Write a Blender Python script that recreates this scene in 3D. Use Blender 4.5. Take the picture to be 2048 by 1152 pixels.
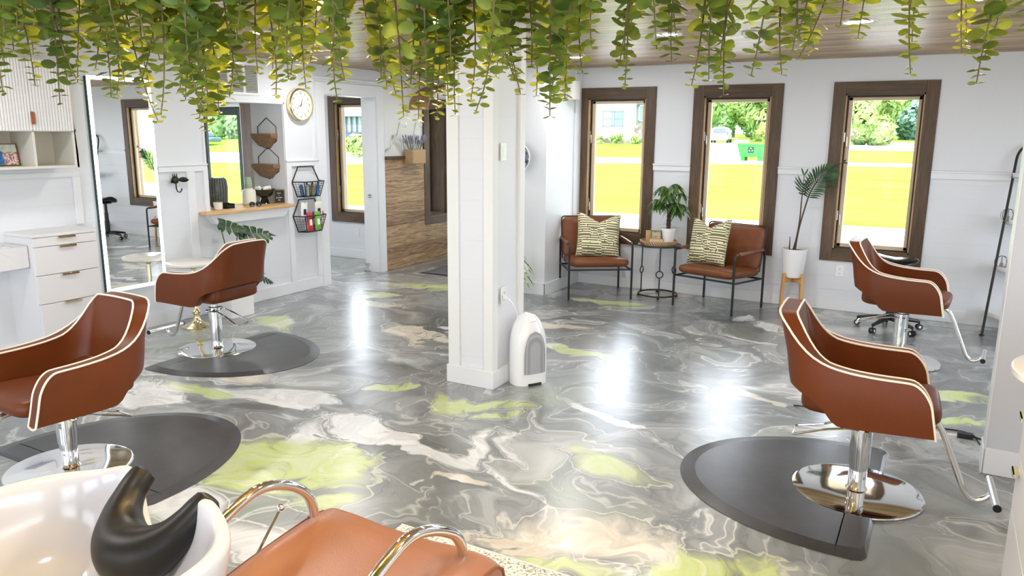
import bpy, bmesh, math, random
from mathutils import Vector, Matrix, noise
random.seed(7)
PI = math.pi
for o in list(bpy.data.objects):
    bpy.data.objects.remove(o)
S = bpy.context.scene
COL = S.collection

# ------------------------------------------------------------------ camera, world, sun, exposure
cd = bpy.data.cameras.new('camera')
cam = bpy.data.objects.new('camera', cd)
COL.objects.link(cam)
S.camera = cam
cd.sensor_fit = 'HORIZONTAL'
cd.sensor_width = 36.0
cd.lens = 36.0 * 1530.0 / 2048.0
cd.clip_start = 0.05
cd.clip_end = 600
def camera_basis(p, r, y):
    f = Vector((-math.sin(y) * math.cos(p), math.cos(y) * math.cos(p), -math.sin(p)))
    rt = Vector((math.cos(y), math.sin(y), 0))
    up = rt.cross(f)
    rt2 = math.cos(r) * rt + math.sin(r) * up
    up2 = rt2.cross(f)
    return Matrix(((rt2.x, up2.x, -f.x), (rt2.y, up2.y, -f.y), (rt2.z, up2.z, -f.z)))
cam.matrix_world = Matrix.Translation((0, 0, 1.72)) @ camera_basis(math.radians(11.434), math.radians(0.381), math.radians(29.19)).to_4x4()

S.view_settings.view_transform = 'Standard'
S.view_settings.look = 'None'
S.view_settings.gamma = 1.0
S.view_settings.use_curve_mapping = False
S.view_settings.exposure = 0.31
S.cycles.use_denoising = True
S.cycles.max_bounces = 9
S.cycles.diffuse_bounces = 5
S.cycles.glossy_bounces = 5
S.cycles.transparent_max_bounces = 12
S.cycles.sample_clamp_indirect = 6.0

w = bpy.data.worlds.new('world')
S.world = w
w.use_nodes = True
w.node_tree.nodes['Background'].inputs[0].default_value = (0.84, 0.925, 1.04, 1)
w.node_tree.nodes['Background'].inputs[1].default_value = 6.0

sd = bpy.data.lights.new('sun', 'SUN')
sd.energy = 6.0
sd.angle = math.radians(1.0)
sd.color = (1.0, 0.96, 0.88)
sun = bpy.data.objects.new('sun', sd)
COL.objects.link(sun)
sun.rotation_euler = (math.radians(38), math.radians(14), 0)   # from behind the building, high: it lights the lawn, not the floor

def area(name, loc, size, power, rot=(0, 0, 0), color=(1, 0.985, 0.965), shape='DISK', size_y=None):
    d = bpy.data.lights.new(name, 'AREA')
    d.shape = shape
    d.size = size
    if size_y:
        d.shape = 'RECTANGLE'
        d.size_y = size_y
    d.energy = power
    d.color = color
    o = bpy.data.objects.new(name, d)
    COL.objects.link(o)
    o.location = loc
    o.rotation_euler = rot
    return o
CEIL = 2.44
DOWNLIGHTS = [(-4.52, 4.27), (-5.31, 5.95), (-3.2, 6.94), (-1.88, 5.67), (-0.57, 5.58), (-4.9, 2.3), (-2.88, 2.6), (-0.6, 2.6),
              (-2.9, 0.2), (-0.6, 0.2), (1.5, 2.6), (1.5, 5.6), (-4.9, 0.2), (-4.85, 8.3), (-7.3, 6.6), (-8.9, 7.0)]  # all after the first five are unseen, added as fill for room and hall
for (x, y) in DOWNLIGHTS:
    area('downlight_lamp', (x, y, CEIL - 0.02), 0.15, 12)
BULBS = [(-1.466, 1.185, 2.03), (-1.221, 1.322, 2.01), (-0.984, 1.455, 1.966), (-0.228, 1.877, 2.04), (0.027, 2.02, 2.04)]

# ------------------------------------------------------------------ helpers
def lin(r, g, b):
    def f(c):
        c /= 255.0
        return c / 12.92 if c <= 0.04045 else ((c + 0.055) / 1.055) ** 2.4
    return (f(r), f(g), f(b), 1)

class MB:
    """collects shapes into one mesh"""
    def __init__(s):
        s.v = []; s.f = []; s.m = []
    def add(s, vs, fs, mi=0):
        n = len(s.v)
        s.v += [tuple(p) for p in vs]
        s.f += [tuple(i + n for i in f) for f in fs]
        s.m += [mi] * len(fs)
        return s
    def box(s, x0, x1, y0, y1, z0, z1, mi=0, M=None):
        vs = [(x, y, z) for x in (x0, x1) for y in (y0, y1) for z in (z0, z1)]
        if M: vs = [M @ Vector(p) for p in vs]
        return s.add(vs, [(0, 1, 3, 2), (4, 6, 7, 5), (0, 4, 5, 1), (2, 3, 7, 6), (0, 2, 6, 4), (1, 5, 7, 3)], mi)
    def tube(s, pts, r, n=10, mi=0, closed=False, cap=True):
        pts = [Vector(p) for p in pts]
        N = len(pts)
        rr = r if isinstance(r, (list, tuple)) else [r] * N
        rings = []
        up = None
        for i, p in enumerate(pts):
            a = pts[(i - 1) % N] if (i > 0 or closed) else p
            b = pts[(i + 1) % N] if (i < N - 1 or closed) else p
            t = (b - a)
            if t.length < 1e-9: t = Vector((0, 0, 1))
            t.normalize()
            if up is None:
                up = Vector((0, 0, 1)) if abs(t.z) < 0.9 else Vector((1, 0, 0))
            u = up - t * up.dot(t)
            if u.length < 1e-5: u = t.orthogonal()
            u.normalize(); up = u
            w2 = t.cross(u)
            rings.append([p + (u * math.cos(k * 2 * PI / n) + w2 * math.sin(k * 2 * PI / n)) * rr[i] for k in range(n)])
        vs = [q for rg in rings for q in rg]
        fs = []
        for i in range(N if closed else N - 1):
            j = (i + 1) % N
            for k in range(n):
                fs.append((i * n + k, i * n + (k + 1) % n, j * n + (k + 1) % n, j * n + k))
        if cap and not closed:
            fs.append(tuple(range(n))[::-1])
            fs.append(tuple((N - 1) * n + k for k in range(n)))
        return s.add(vs, fs, mi)
    def cyl(s, x, y, z0, z1, r, n=24, mi=0, r2=None):
        return s.lathe([(r, z0), (r if r2 is None else r2, z1)], n, (x, y, 0), mi, cap=True)
    def lathe(s, prof, n=32, c=(0, 0, 0), mi=0, cap=False, sx=1, sy=1):
        vs = []; fs = []
        for (r, z) in prof:
            for k in range(n):
                a = 2 * PI * k / n
                vs.append((c[0] + r * math.cos(a) * sx, c[1] + r * math.sin(a) * sy, c[2] + z))
        for i in range(len(prof) - 1):
            for k in range(n):
                fs.append((i * n + k, i * n + (k + 1) % n, (i + 1) * n + (k + 1) % n, (i + 1) * n + k))
        if cap:
            fs.append(tuple(range(n))[::-1])
            fs.append(tuple((len(prof) - 1) * n + k for k in range(n)))
        return s.add(vs, fs, mi)
    def prism(s, poly, z0, z1, mi=0, M=None):
        """poly in xy extruded along z"""
        n = len(poly)
        vs = [(p[0], p[1], z0) for p in poly] + [(p[0], p[1], z1) for p in poly]
        if M: vs = [M @ Vector(p) for p in vs]
        fs = [tuple(range(n))[::-1], tuple(range(n, 2 * n))] + [(i, (i + 1) % n, n + (i + 1) % n, n + i) for i in range(n)]
        return s.add(vs, fs, mi)
    def grid(s, fn, nu, nv, mi=0, closeu=False):
        vs = [fn(i / nu, j / nv) for i in range(nu + (0 if closeu else 1)) for j in range(nv + 1)]
        R = nu + (0 if closeu else 1)
        fs = []
        for i in range(nu):
            i2 = (i + 1) % R
            for j in range(nv):
                fs.append((i * (nv + 1) + j, i2 * (nv + 1) + j, i2 * (nv + 1) + j + 1, i * (nv + 1) + j + 1))
        return s.add(vs, fs, mi)
    def ball(s, c, r, n=12, mi=0, sz=1.0, sx=1.0, sy=1.0):
        prof = [(max(1e-4, r * math.sin(PI * i / n)), -r * sz * math.cos(PI * i / n)) for i in range(n + 1)]
        return s.lathe(prof, n * 2, c, mi, sx=sx, sy=sy)

def rail(pts, seg=6, r=0.05):
    """rounds the corners of a polyline"""
    pts = [Vector(p) for p in pts]
    out = [pts[0]]
    for i in range(1, len(pts) - 1):
        a, b, c = pts[i - 1], pts[i], pts[i + 1]
        d1 = (a - b); d2 = (c - b)
        q = min(r, d1.length * .49, d2.length * .49)
        p1 = b + d1.normalized() * q; p2 = b + d2.normalized() * q
        for k in range(seg + 1):
            t = k / seg
            out.append(p1 * (1 - t) ** 2 + b * 2 * t * (1 - t) + p2 * t * t)
    out.append(pts[-1])
    return out

def obj(name, mb, mat, parent=None, smooth=True, bevel=0, seg=2, sub=0, label=None, ang=35):
    me = bpy.data.meshes.new(name)
    me.from_pydata(mb.v, [], mb.f)
    me.update()
    mats = mat if isinstance(mat, (list, tuple)) else [mat]
    for m_ in mats: me.materials.append(m_)
    if len(mats) > 1:
        me.polygons.foreach_set('material_index', mb.m)
    b = bmesh.new(); b.from_mesh(me)
    bmesh.ops.remove_doubles(b, verts=b.verts, dist=1e-5)
    bmesh.ops.recalc_face_normals(b, faces=b.faces)
    b.to_mesh(me); b.free()
    if smooth:
        me.polygons.foreach_set('use_smooth', [True] * len(me.polygons))
        if sub == 0:
            me.set_sharp_from_angle(angle=math.radians(ang))
    o = bpy.data.objects.new(name, me)
    COL.objects.link(o)
    if bevel:
        m = o.modifiers.new('bevel', 'BEVEL'); m.width = bevel; m.segments = seg; m.limit_method = 'ANGLE'; m.angle_limit = math.radians(40)
    if sub:
        m = o.modifiers.new('sub', 'SUBSURF'); m.levels = sub; m.render_levels = sub
    if parent is not None:
        o.parent = parent
    if label: o['label'] = label
    return o
def tag(o, label, cat, group=None, kind=None):
    o['label'] = label; o['category'] = cat
    if group: o['group'] = group
    if kind: o['kind'] = kind
    return o
def thing(name, label, cat, loc=(0, 0, 0), rz=0, group=None):
    o = bpy.data.objects.new(name, None)
    o.empty_display_size = .05
    COL.objects.link(o)
    o.location = loc; o.rotation_euler = (0, 0, rz)
    return tag(o, label, cat, group)
def struct(name, mb, mat, **k):
    o = obj(name, mb, mat, **k)
    if k.get('parent') is None: o['kind'] = 'structure'
    return o
def sempty(name, loc=(0, 0, 0)):
    o = bpy.data.objects.new(name, None)
    o.empty_display_size = .05
    COL.objects.link(o); o.location = loc; o['kind'] = 'structure'
    return o
def copy_tree(o, parent=None):
    kids = [c for c in bpy.data.objects if c.parent is o]
    c = o.copy(); COL.objects.link(c)
    if parent is not None: c.parent = parent
    for k in kids: copy_tree(k, c)
    return c
def text0(name, body, size, mat, parent, loc, rot, ext=0.0006, align='CENTER'):
    cu = bpy.data.curves.new(name, 'FONT')
    cu.body = body; cu.size = size; cu.extrude = ext
    cu.align_x = align; cu.align_y = 'CENTER'
    cu.materials.append(mat)
    o = bpy.data.objects.new(name, cu); COL.objects.link(o)
    if parent is not None: o.parent = parent
    o.location = loc; o.rotation_euler = rot
    return o

def text(name, body, size, mat, parent, loc, rot, ext=0.0006, align='CENTER'):
    o = text0(name, body, size, mat, None, (0, 0, 0), (0, 0, 0), ext, align)
    bpy.context.view_layer.update()
    me = bpy.data.meshes.new_from_object(o.evaluated_get(bpy.context.evaluated_depsgraph_get()))
    bpy.data.objects.remove(o)
    me.materials.clear(); me.materials.append(mat)
    n = bpy.data.objects.new(name, me); COL.objects.link(n)
    n.parent = parent; n.location = loc; n.rotation_euler = rot
    return n

# ------------------------------------------------------------------ materials
class NT:
    def __init__(s, name):
        s.mat = bpy.data.materials.new(name); s.mat.use_nodes = True
        s.t = s.mat.node_tree; s.b = s.t.nodes['Principled BSDF']
    def n(s, typ, **k):
        nd = s.t.nodes.new(typ)
        for a, v in k.items():
            if a.startswith('i_'):
                nd.inputs[int(a[2:])].default_value = v
            else: setattr(nd, a, v)
        return nd
    def l(s, a, b): s.t.links.new(a, b)
    def coord(s, kind='Object', scale=(1, 1, 1), rot=(0, 0, 0), loc=(0, 0, 0)):
        tc = s.n('ShaderNodeTexCoord'); mp = s.n('ShaderNodeMapping')
        mp.inputs['Scale'].default_value = scale; mp.inputs['Rotation'].default_value = rot; mp.inputs['Location'].default_value = loc
        s.l(tc.outputs[kind], mp.inputs[0]); return mp.outputs[0]
    def noise(s, vec, scale, detail=4, rough=.5, dist=0):
        nd = s.n('ShaderNodeTexNoise'); nd.inputs['Scale'].default_value = scale; nd.inputs['Detail'].default_value = detail
        nd.inputs['Roughness'].default_value = rough; nd.inputs['Distortion'].default_value = dist
        if vec is not None: s.l(vec, nd.inputs['Vector'])
        return nd
    def ramp(s, fac, stops, interp='LINEAR'):
        nd = s.n('ShaderNodeValToRGB'); cr = nd.color_ramp; cr.interpolation = interp
        while len(cr.elements) < len(stops): cr.elements.new(0.5)
        for e, (p, c) in zip(cr.elements, stops):
            e.position = p; e.color = c if len(c) == 4 else (*c, 1)
        s.l(fac, nd.inputs[0]); return nd.outputs[0]
    def math(s, op, a, b=None, c=None, clamp=False):
        nd = s.n('ShaderNodeMath', operation=op); nd.use_clamp = clamp
        for i, q in enumerate((a, b, c)):
            if q is None: continue
            if isinstance(q, (int, float)): nd.inputs[i].default_value = q
            else: s.l(q, nd.inputs[i])
        return nd.outputs[0]
    def mix(s, fac, a, b):
        nd = s.n('ShaderNodeMix', data_type='RGBA')
        for i, q in ((0, fac), (6, a), (7, b)):
            if isinstance(q, (int, float)): nd.inputs[i].default_value = q
            elif isinstance(q, tuple): nd.inputs[i].default_value = q
            else: s.l(q, nd.inputs[i])
        return nd.outputs[2]
    def bump(s, h, strength=.3, dist=.01):
        nd = s.n('ShaderNodeBump'); nd.inputs['Strength'].default_value = strength; nd.inputs['Distance'].default_value = dist
        s.l(h, nd.inputs['Height']); s.l(nd.outputs[0], s.b.inputs['Normal']); return nd
def pr(name, col, rough=.5, metal=0, coat=0, emis=None, es=0, noise_amt=0.0, nscale=8, bump=0, bscale=40, spec=None, trans=0, sheen=0):
    m = NT(name)
    b = m.b
    b.inputs['Base Color'].default_value = col
    b.inputs['Roughness'].default_value = rough
    b.inputs['Metallic'].default_value = metal
    b.inputs['Coat Weight'].default_value = coat
    if spec is not None: b.inputs['Specular IOR Level'].default_value = spec
    if trans: b.inputs['Transmission Weight'].default_value = trans
    if emis:
        b.inputs['Emission Color'].default_value = emis; b.inputs['Emission Strength'].default_value = es
    if noise_amt:
        c = m.coord('Object'); nz = m.noise(c, nscale, 5, .6)
        k = noise_amt
        lo = tuple(max(0, v * (1 - k)) for v in col[:3]) + (1,); hi = tuple(min(1, v * (1 + k)) for v in col[:3]) + (1,)
        m.l(m.ramp(nz.outputs[0], [(.3, lo), (.7, hi)]), b.inputs['Base Color'])
    if bump:
        c = m.coord('Object'); nz = m.noise(c, bscale, 4, .6)
        m.bump(nz.outputs[0], bump, .004)
    return m.mat

WHITE = pr('white_paint', lin(225, 228, 233), .5, bump=.1, bscale=30)
TRIM = pr('white_trim', lin(229, 232, 236), .38)
CHROME = pr('chrome', (.88, .89, .9, 1), .06, 1)
CHROMEB = pr('brushed_chrome', (.8, .8, .8, 1), .22, 1)
BRASS = pr('brass', (.88, .76, .46, 1), .18, 1)
BLACKM = pr('black_metal', lin(22, 24, 25), .38)
BLACKP = pr('black_plastic', lin(20, 20, 22), .35)
BLACKL = pr('black_vinyl', lin(14, 14, 15), .28, coat=.3, bump=.08, bscale=120)
LEATHER = pr('tan_leather', lin(104, 51, 20), .40, spec=.3, noise_amt=.08, nscale=5, bump=.12, bscale=180)
LEATHER2 = pr('light_tan_leather', lin(148, 100, 72), .38, coat=.05, noise_amt=.06, nscale=4, bump=.12, bscale=160)
LEATHER3 = pr('brown_leather', lin(116, 68, 40), .40, spec=.35, noise_amt=.15, nscale=6, bump=.15, bscale=140)
CREAM = pr('cream_piping', lin(246, 238, 222), .5)
CERAMIC = pr('white_ceramic', lin(204, 205, 212), .13)
CABW = pr('cabinet_white', lin(222, 222, 224), .35)
CABIN = pr('cabinet_inside', lin(214, 212, 204), .5)
GREYW = pr('grey_wood', lin(170, 162, 156), .5, noise_amt=.1, nscale=12)
MARBLE = pr('white_marble', lin(226, 224, 218), .2, noise_amt=.05, nscale=6)
LIGHTWOOD = pr('light_wood', lin(206, 168, 116), .5, noise_amt=.12, nscale=9)
SOIL = pr('soil', lin(60, 44, 34), .9, noise_amt=.3, nscale=60)
WPLAST = pr('white_plastic', lin(238, 240, 242), .22, coat=.3)
GREYP = pr('grey_grille', lin(150, 152, 156), .45)
NICKEL = pr('nickel', (.6, .6, .58, 1), .3, 1)
GREEN_FRAME = pr('green_frame_paint', lin(8, 34, 28), .5)
def wood(name, dark, mid, light, axis='Z', scale=1.0, rough=.5, knots=True):
    m = NT(name)
    sc = {'Z': (9, 9, .9), 'X': (.9, 9, 9), 'Y': (9, .9, 9)}[axis]
    c = m.coord('Object', tuple(v * scale for v in sc))
    n1 = m.noise(c, 1.6, 6, .62, 1.2)
    n2 = m.noise(c, 9, 3, .7, .3)
    v = m.math('ADD', m.math('MULTIPLY', n1.outputs[0], .7), m.math('MULTIPLY', n2.outputs[0], .3))
    col = m.ramp(v, [(.3, dark), (.5, mid), (.72, light)])
    if knots:
        c2 = m.coord('Object', tuple((3.2 if s_ > 1 else 1.6) * scale for s_ in sc))
        vo = m.n('ShaderNodeTexVoronoi'); m.l(c2, vo.inputs['Vector']); vo.inputs['Scale'].default_value = .9
        k = m.ramp(vo.outputs['Distance'], [(.03, (1, 1, 1, 1)), (.13, (0, 0, 0, 1))])
        col = m.mix(m.math('MULTIPLY', k, .75), col, tuple(x * .35 for x in dark[:3]) + (1,))
    m.l(col, m.b.inputs['Base Color']); m.b.inputs['Roughness'].default_value = rough
    m.bump(n2.outputs[0], .25, .003)
    return m.mat
WOOD_Z = wood('walnut_stained_wood_upright', lin(52, 39, 26), lin(84, 64, 44), lin(114, 91, 66), 'Z')
WOOD_X = wood('walnut_stained_wood_level', lin(52, 39, 26), lin(84, 64, 44), lin(114, 91, 66), 'X')
WOOD_Y = wood('walnut_stained_wood_deep', lin(52, 39, 26), lin(84, 64, 44), lin(114, 91, 66), 'Y')
PINE_Z = wood('pine_jamb', lin(140, 108, 76), lin(184, 150, 110), lin(214, 184, 144), 'Z')
PLANTER_WOOD = wood('planter_wood', lin(100, 76, 52), lin(130, 102, 72), lin(156, 126, 92), 'Y')
OAK = wood('oak_ledge', lin(180, 138, 88), lin(210, 170, 116), lin(226, 192, 142), 'Y', knots=False)
BAMBOO = wood('bamboo', lin(176, 126, 70), lin(204, 154, 92), lin(222, 178, 118), 'Z', knots=False)

def glass_mat():
    m = NT('window_glass'); t = m.t
    tr = m.n('ShaderNodeBsdfTransparent'); gl = m.n('ShaderNodeBsdfGlossy'); gl.inputs['Roughness'].default_value = .02
    lw = m.n('ShaderNodeLayerWeight'); lw.inputs[0].default_value = .12
    mx = m.n('ShaderNodeMixShader')
    m.l(lw.outputs['Fresnel'], mx.inputs[0]); m.l(tr.outputs[0], mx.inputs[1]); m.l(gl.outputs[0], mx.inputs[2])
    m.l(mx.outputs[0], t.nodes['Material Output'].inputs[0])
    return m.mat
GLASS = glass_mat()
MIRROR = pr('mirror_glass', (.9, .92, .91, 1), .0, 1)

def shiplap(name, boards=True, pitch=.135, above=9):
    """white wall paint with horizontal boards below the rail height"""
    m = NT(name); b = m.b
    b.inputs['Base Color'].default_value = lin(222, 226, 232); b.inputs['Roughness'].default_value = .42
    tc = m.n('ShaderNodeTexCoord'); sx = m.n('ShaderNodeSeparateXYZ'); m.l(tc.outputs['Object'], sx.inputs[0])
    z = sx.outputs[2]
    fr = m.math('FRACT', m.math('DIVIDE', z, pitch))
    g = m.math('LESS_THAN', m.math('ABSOLUTE', m.math('SUBTRACT', fr, .5)), .035)      # narrow seam
    low = m.math('LESS_THAN', z, above)
    seam = m.math('MULTIPLY', g, low)
    row = m.math('FLOOR', m.math('DIVIDE', z, pitch))
    wn = m.n('ShaderNodeTexWhiteNoise', noise_dimensions='1D'); m.l(m.math('FLOOR', m.math('ADD', m.math('DIVIDE', z, pitch), .5)), wn.inputs['W'])
    c = m.coord('Object', (1.2, 1.2, 14)); nz = m.noise(c, 3, 5, .6)
    h = m.math('ADD', m.math('MULTIPLY', nz.outputs[0], .25), m.math('MULTIPLY', m.math('MULTIPLY', wn.outputs[0], low), .35))
    h = m.math('SUBTRACT', h, m.math('MULTIPLY', seam, .8))
    m.bump(h, .6, .0045)
    return m.mat
SHIP = shiplap('white_shiplap_wall', above=1.36)
SHIPALL = shiplap('white_shiplap_column', above=9)

def ceiling_mat():
    m = NT('wood_plank_ceiling')
    tc = m.n('ShaderNodeTexCoord'); sx = m.n('ShaderNodeSeparateXYZ'); m.l(tc.outputs['Object'], sx.inputs[0])
    pit = .14
    row = m.math('FLOOR', m.math('DIVIDE', sx.outputs[1], pit)); fr = m.math('FRACT', m.math('DIVIDE', sx.outputs[1], pit))
    wn = m.n('ShaderNodeTexWhiteNoise', noise_dimensions='1D'); m.l(row, wn.inputs['W'])
    off = m.n('ShaderNodeCombineXYZ'); m.l(m.math('MULTIPLY', wn.outputs[0], 37.0), off.inputs[0]); m.l(m.math('MULTIPLY', wn.outputs[0], 11.0), off.inputs[2])
    va = m.n('ShaderNodeVectorMath', operation='ADD'); m.l(tc.outputs['Object'], va.inputs[0]); m.l(off.outputs[0], va.inputs[1])
    mp = m.n('ShaderNodeMapping'); mp.inputs['Scale'].default_value = (1.1, 26, 1); m.l(va.outputs[0], mp.inputs[0])
    n1 = m.noise(mp.outputs[0], 1.5, 7, .68, .8)
    mp2 = m.n('ShaderNodeMapping'); mp2.inputs['Scale'].default_value = (.7, 5, 1); m.l(va.outputs[0], mp2.inputs[0])
    n2 = m.noise(mp2.outputs[0], 1.3, 4, .6, 2.2)
    v = m.math('ADD', m.math('MULTIPLY', n1.outputs[0], .62), m.math('MULTIPLY', n2.outputs[0], .38))
    v = m.math('ADD', v, m.math('MULTIPLY', m.math('SUBTRACT', wn.outputs[0], .5), .08))
    col = m.ramp(v, [(.34, lin(68, 46, 22)), (.45, lin(134, 101, 56)), (.54, lin(186, 150, 92)), (.66, lin(226, 196, 138))])
    g = m.math('LESS_THAN', fr, .05)
    col = m.mix(m.math('MULTIPLY', g, .7), col, lin(50, 36, 24))
    m.l(col, m.b.inputs['Base Color']); m.b.inputs['Roughness'].default_value = .42; m.b.inputs['Coat Weight'].default_value = .15
    m.b.inputs['Coat Roughness'].default_value = .22
    m.bump(m.math('SUBTRACT', n1.outputs[0], m.math('MULTIPLY', g, .8)), .7, .006)
    return m.mat
CEILM = ceiling_mat()

def floor_mat():
    m = NT('marbled_epoxy_floor')
    tc = m.n('ShaderNodeTexCoord'); P0 = tc.outputs['Object']
    # fluid warp in two stages
    nA = m.noise(P0, .55, 3, .5)
    sA = m.n('ShaderNodeVectorMath', operation='SUBTRACT'); m.l(nA.outputs['Color'], sA.inputs[0]); sA.inputs[1].default_value = (.5, .5, .5)
    mA = m.n('ShaderNodeVectorMath', operation='MULTIPLY_ADD'); m.l(sA.outputs[0], mA.inputs[0]); mA.inputs[1].default_value = (1.7, 1.7, 0); m.l(P0, mA.inputs[2])
    nB = m.noise(mA.outputs[0], 1.7, 3, .55)
    sB = m.n('ShaderNodeVectorMath', operation='SUBTRACT'); m.l(nB.outputs['Color'], sB.inputs[0]); sB.inputs[1].default_value = (.5, .5, .5)
    mB = m.n('ShaderNodeVectorMath', operation='MULTIPLY_ADD'); m.l(sB.outputs[0], mB.inputs[0]); mB.inputs[1].default_value = (.75, .75, 0); m.l(mA.outputs[0], mB.inputs[2])
    W = mB.outputs[0]
    # light warp for the placed pours
    mC = m.n('ShaderNodeVectorMath', operation='MULTIPLY_ADD'); m.l(sB.outputs[0], mC.inputs[0]); mC.inputs[1].default_value = (.55, .55, 0); m.l(P0, mC.inputs[2])
    mCs = m.n('ShaderNodeMapping'); mCs.inputs['Location'].default_value = (0, 0, 0); m.l(mC.outputs[0], mCs.inputs[0])
    base = m.noise(W, .95, 4, .52, .5)
    col = m.ramp(base.outputs[0], [(.30, lin(74, 79, 80)), (.42, lin(108, 113, 114)), (.50, lin(142, 147, 147)), (.56, lin(112, 118, 118)), (.64, lin(166, 171, 170)), (.74, lin(192, 196, 195))])
    # soft milky streaks
    mil = m.noise(W, 1.7, 5, .56, .8)
    col = m.mix(m.math('MULTIPLY', m.ramp(mil.outputs[0], [(.52, (0, 0, 0, 1)), (.68, (1, 1, 1, 1))]), .55), col, lin(214, 218, 218))
    # thin veins along iso lines
    def vein(src, at, wdt, c, amt):
        d = m.math('ABSOLUTE', m.math('SUBTRACT', src, at))
        f = m.math('SUBTRACT', 1.0, m.math('DIVIDE', d, wdt), clamp=True)
        return m.mix(m.math('MULTIPLY', m.math('POWER', f, 1.5), amt), colbox[0], c)
    colbox = [col]
    colbox[0] = vein(base.outputs[0], .47, .009, lin(222, 226, 224), .6)
    colbox[0] = vein(base.outputs[0], .535, .005, lin(90, 96, 96), .6)
    colbox[0] = vein(base.outputs[0], .60, .012, lin(232, 234, 230), .8)
    colbox[0] = vein(mil.outputs[0], .45, .008, lin(200, 206, 204), .5)
    colbox[0] = vein(mil.outputs[0], .50, .004, lin(96, 102, 102), .5)
    ng = m.noise(W, .8, 2, .5); 
    gg = m.ramp(ng.outputs[0], [(.60, (0, 0, 0, 1)), (.68, (1, 1, 1, 1))])
    colbox[0] = m.mix(m.math('MULTIPLY', gg, .3), colbox[0], lin(168, 190, 150))
    def blobs(lst):
        acc = None
        for (cx, cy, rx, ry, an) in lst:
            mp = m.n('ShaderNodeMapping', vector_type='TEXTURE')
            mp.inputs['Location'].default_value = (cx, cy, 0); mp.inputs['Rotation'].default_value = (0, 0, math.radians(an)); mp.inputs['Scale'].default_value = (rx, ry, 1)
            m.l(mC.outputs[0], mp.inputs[0])
            ln = m.n('ShaderNodeVectorMath', operation='LENGTH'); m.l(mp.outputs[0], ln.inputs[0])
            v = ln.outputs['Value']
            acc = v if acc is None else m.math('SMOOTH_MIN', acc, v, .15)
        return acc
    inn = m.noise(W, 2.3, 5, .58, 1.2)
    def pour(lst, c1, c2, edge, soft=.12, dark=None):
        d = blobs(lst)
        d = m.math('ADD', d, m.math('ADD', m.math('MULTIPLY', m.math('SUBTRACT', mil.outputs[0], .5), 2.1), m.math('MULTIPLY', m.math('SUBTRACT', base.outputs[0], .5), 1.0)))
        f = m.math('DIVIDE', m.math('SUBTRACT', 1.0, d), m.math('ADD', .05, m.math('MULTIPLY', m.ramp(base.outputs[0], [(.42, (0, 0, 0, 1)), (.6, (1, 1, 1, 1))]), .55)), clamp=True)
        inner = m.ramp(inn.outputs[0], [(.34, lin(128, 134, 128)), (.41, c1), (.5, c2), (.57, c1), (.63, edge), (.72, lin(238, 240, 236))])
        rim = m.math('SUBTRACT', 1.0, m.math('DIVIDE', m.math('ABSOLUTE', m.math('SUBTRACT', d, 1.02)), .05), clamp=True)
        q = m.mix(f, colbox[0], inner)
        colbox[0] = m.mix(m.math('MULTIPLY', rim, .7), q, edge)
    pour(CREAMS, lin(226, 220, 204), lin(208, 200, 182), lin(236, 234, 226))
    pour(WHITES, lin(238, 240, 240), lin(214, 218, 220), lin(246, 247, 247))
    pour(LIMES, lin(194, 212, 118), lin(206, 220, 168), lin(226, 232, 204))
    fine = m.noise(P0, 60, 3, .6)
    colo = m.mix(m.math('MULTIPLY', fine.outputs[0], .12), colbox[0], lin(70, 74, 74))
    m.l(colo, m.b.inputs['Base Color'])
    m.b.inputs['Roughness'].default_value = .30
    m.b.inputs['Specular IOR Level'].default_value = .6
    m.b.inputs['Coat Weight'].default_value = .8; m.b.inputs['Coat Roughness'].default_value = .27
    bn = m.noise(m.coord('Object', (1, 1, 1)), 9, 4, .6, 1.0)
    m.bump(bn.outputs[0], .12, .006)
    return m.mat
LIMES = [(-2.85, 2.74, .56, .30, 8), (-3.22, 2.72, .30, .10, 35), (-2.42, 2.62, .2, .16, -40), (-2.42, 4.02, .36, .10, 12), (-2.62, 3.90, .26, .07, -35), (-2.25, 3.86, .16, .06, 40), (-1.33, 3.50, .30, .12, -4), (-1.56, 3.62, .14, .12, 40),
         (-0.66, 2.84, .36, .22, 20), (-5.2, 4.85, .34, .13, -30), (-4.75, 4.52, .40, .10, -40), (-2.54, 5.43, .40, .05, -6), (-4.95, 7.0, .6, .2, 10), (-2.85, 7.25, .34, .13, 0),
         (.1, 5.75, .5, .1, 0), (-.1, 5.2, .5, .06, 0), (-3.15, 3.95, .16, .09, 40), (-4.3, 3.25, .3, .09, 0), (-1.2, 2.55, .3, .06, 15), (-5.3, 6.3, .3, .1, 0)]
CREAMS = [(-3.75, 5.15, .55, .15, -12), (-1.22, 2.80, .44, .20, 25), (-4.9, 6.0, .3, .11, 0), (-3.0, 6.1, .35, .07, 10), (-1.95, 2.95, .18, .04, 10), (-2.6, 7.9, .38, .16, 0), (-4.2, 3.6, .34, .09, 20), (-1.0, 5.0, .3, .05, -30)]
WHITES = [(-2.82, 3.31, .30, .12, -8), (-2.20, 3.15, .20, .10, 0), (-2.14, 3.38, .06, .26, 8), (-2.40, 3.20, .24, .05, -30), (-2.45, 2.15, .42, .18, 10), (-2.95, 2.2, .35, .16, 0), (-3.75, 3.42, .5, .16, 14), (-1.95, 3.45, .32, .05, -42), (-1.75, 3.1, .3, .04, -30), (-3.1, 3.05, .12, .2, 20),
          (-4.6, 3.0, .5, .2, 0), (-.9, 7.0, .6, .16, -20), (-1.55, 4.15, .6, .04, -30), (-.35, 2.4, .34, .12, 20), (-3.4, 5.6, .4, .06, 10), (-1.0, 6.5, .5, .05, -15)]
FLOORM = floor_mat()

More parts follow.
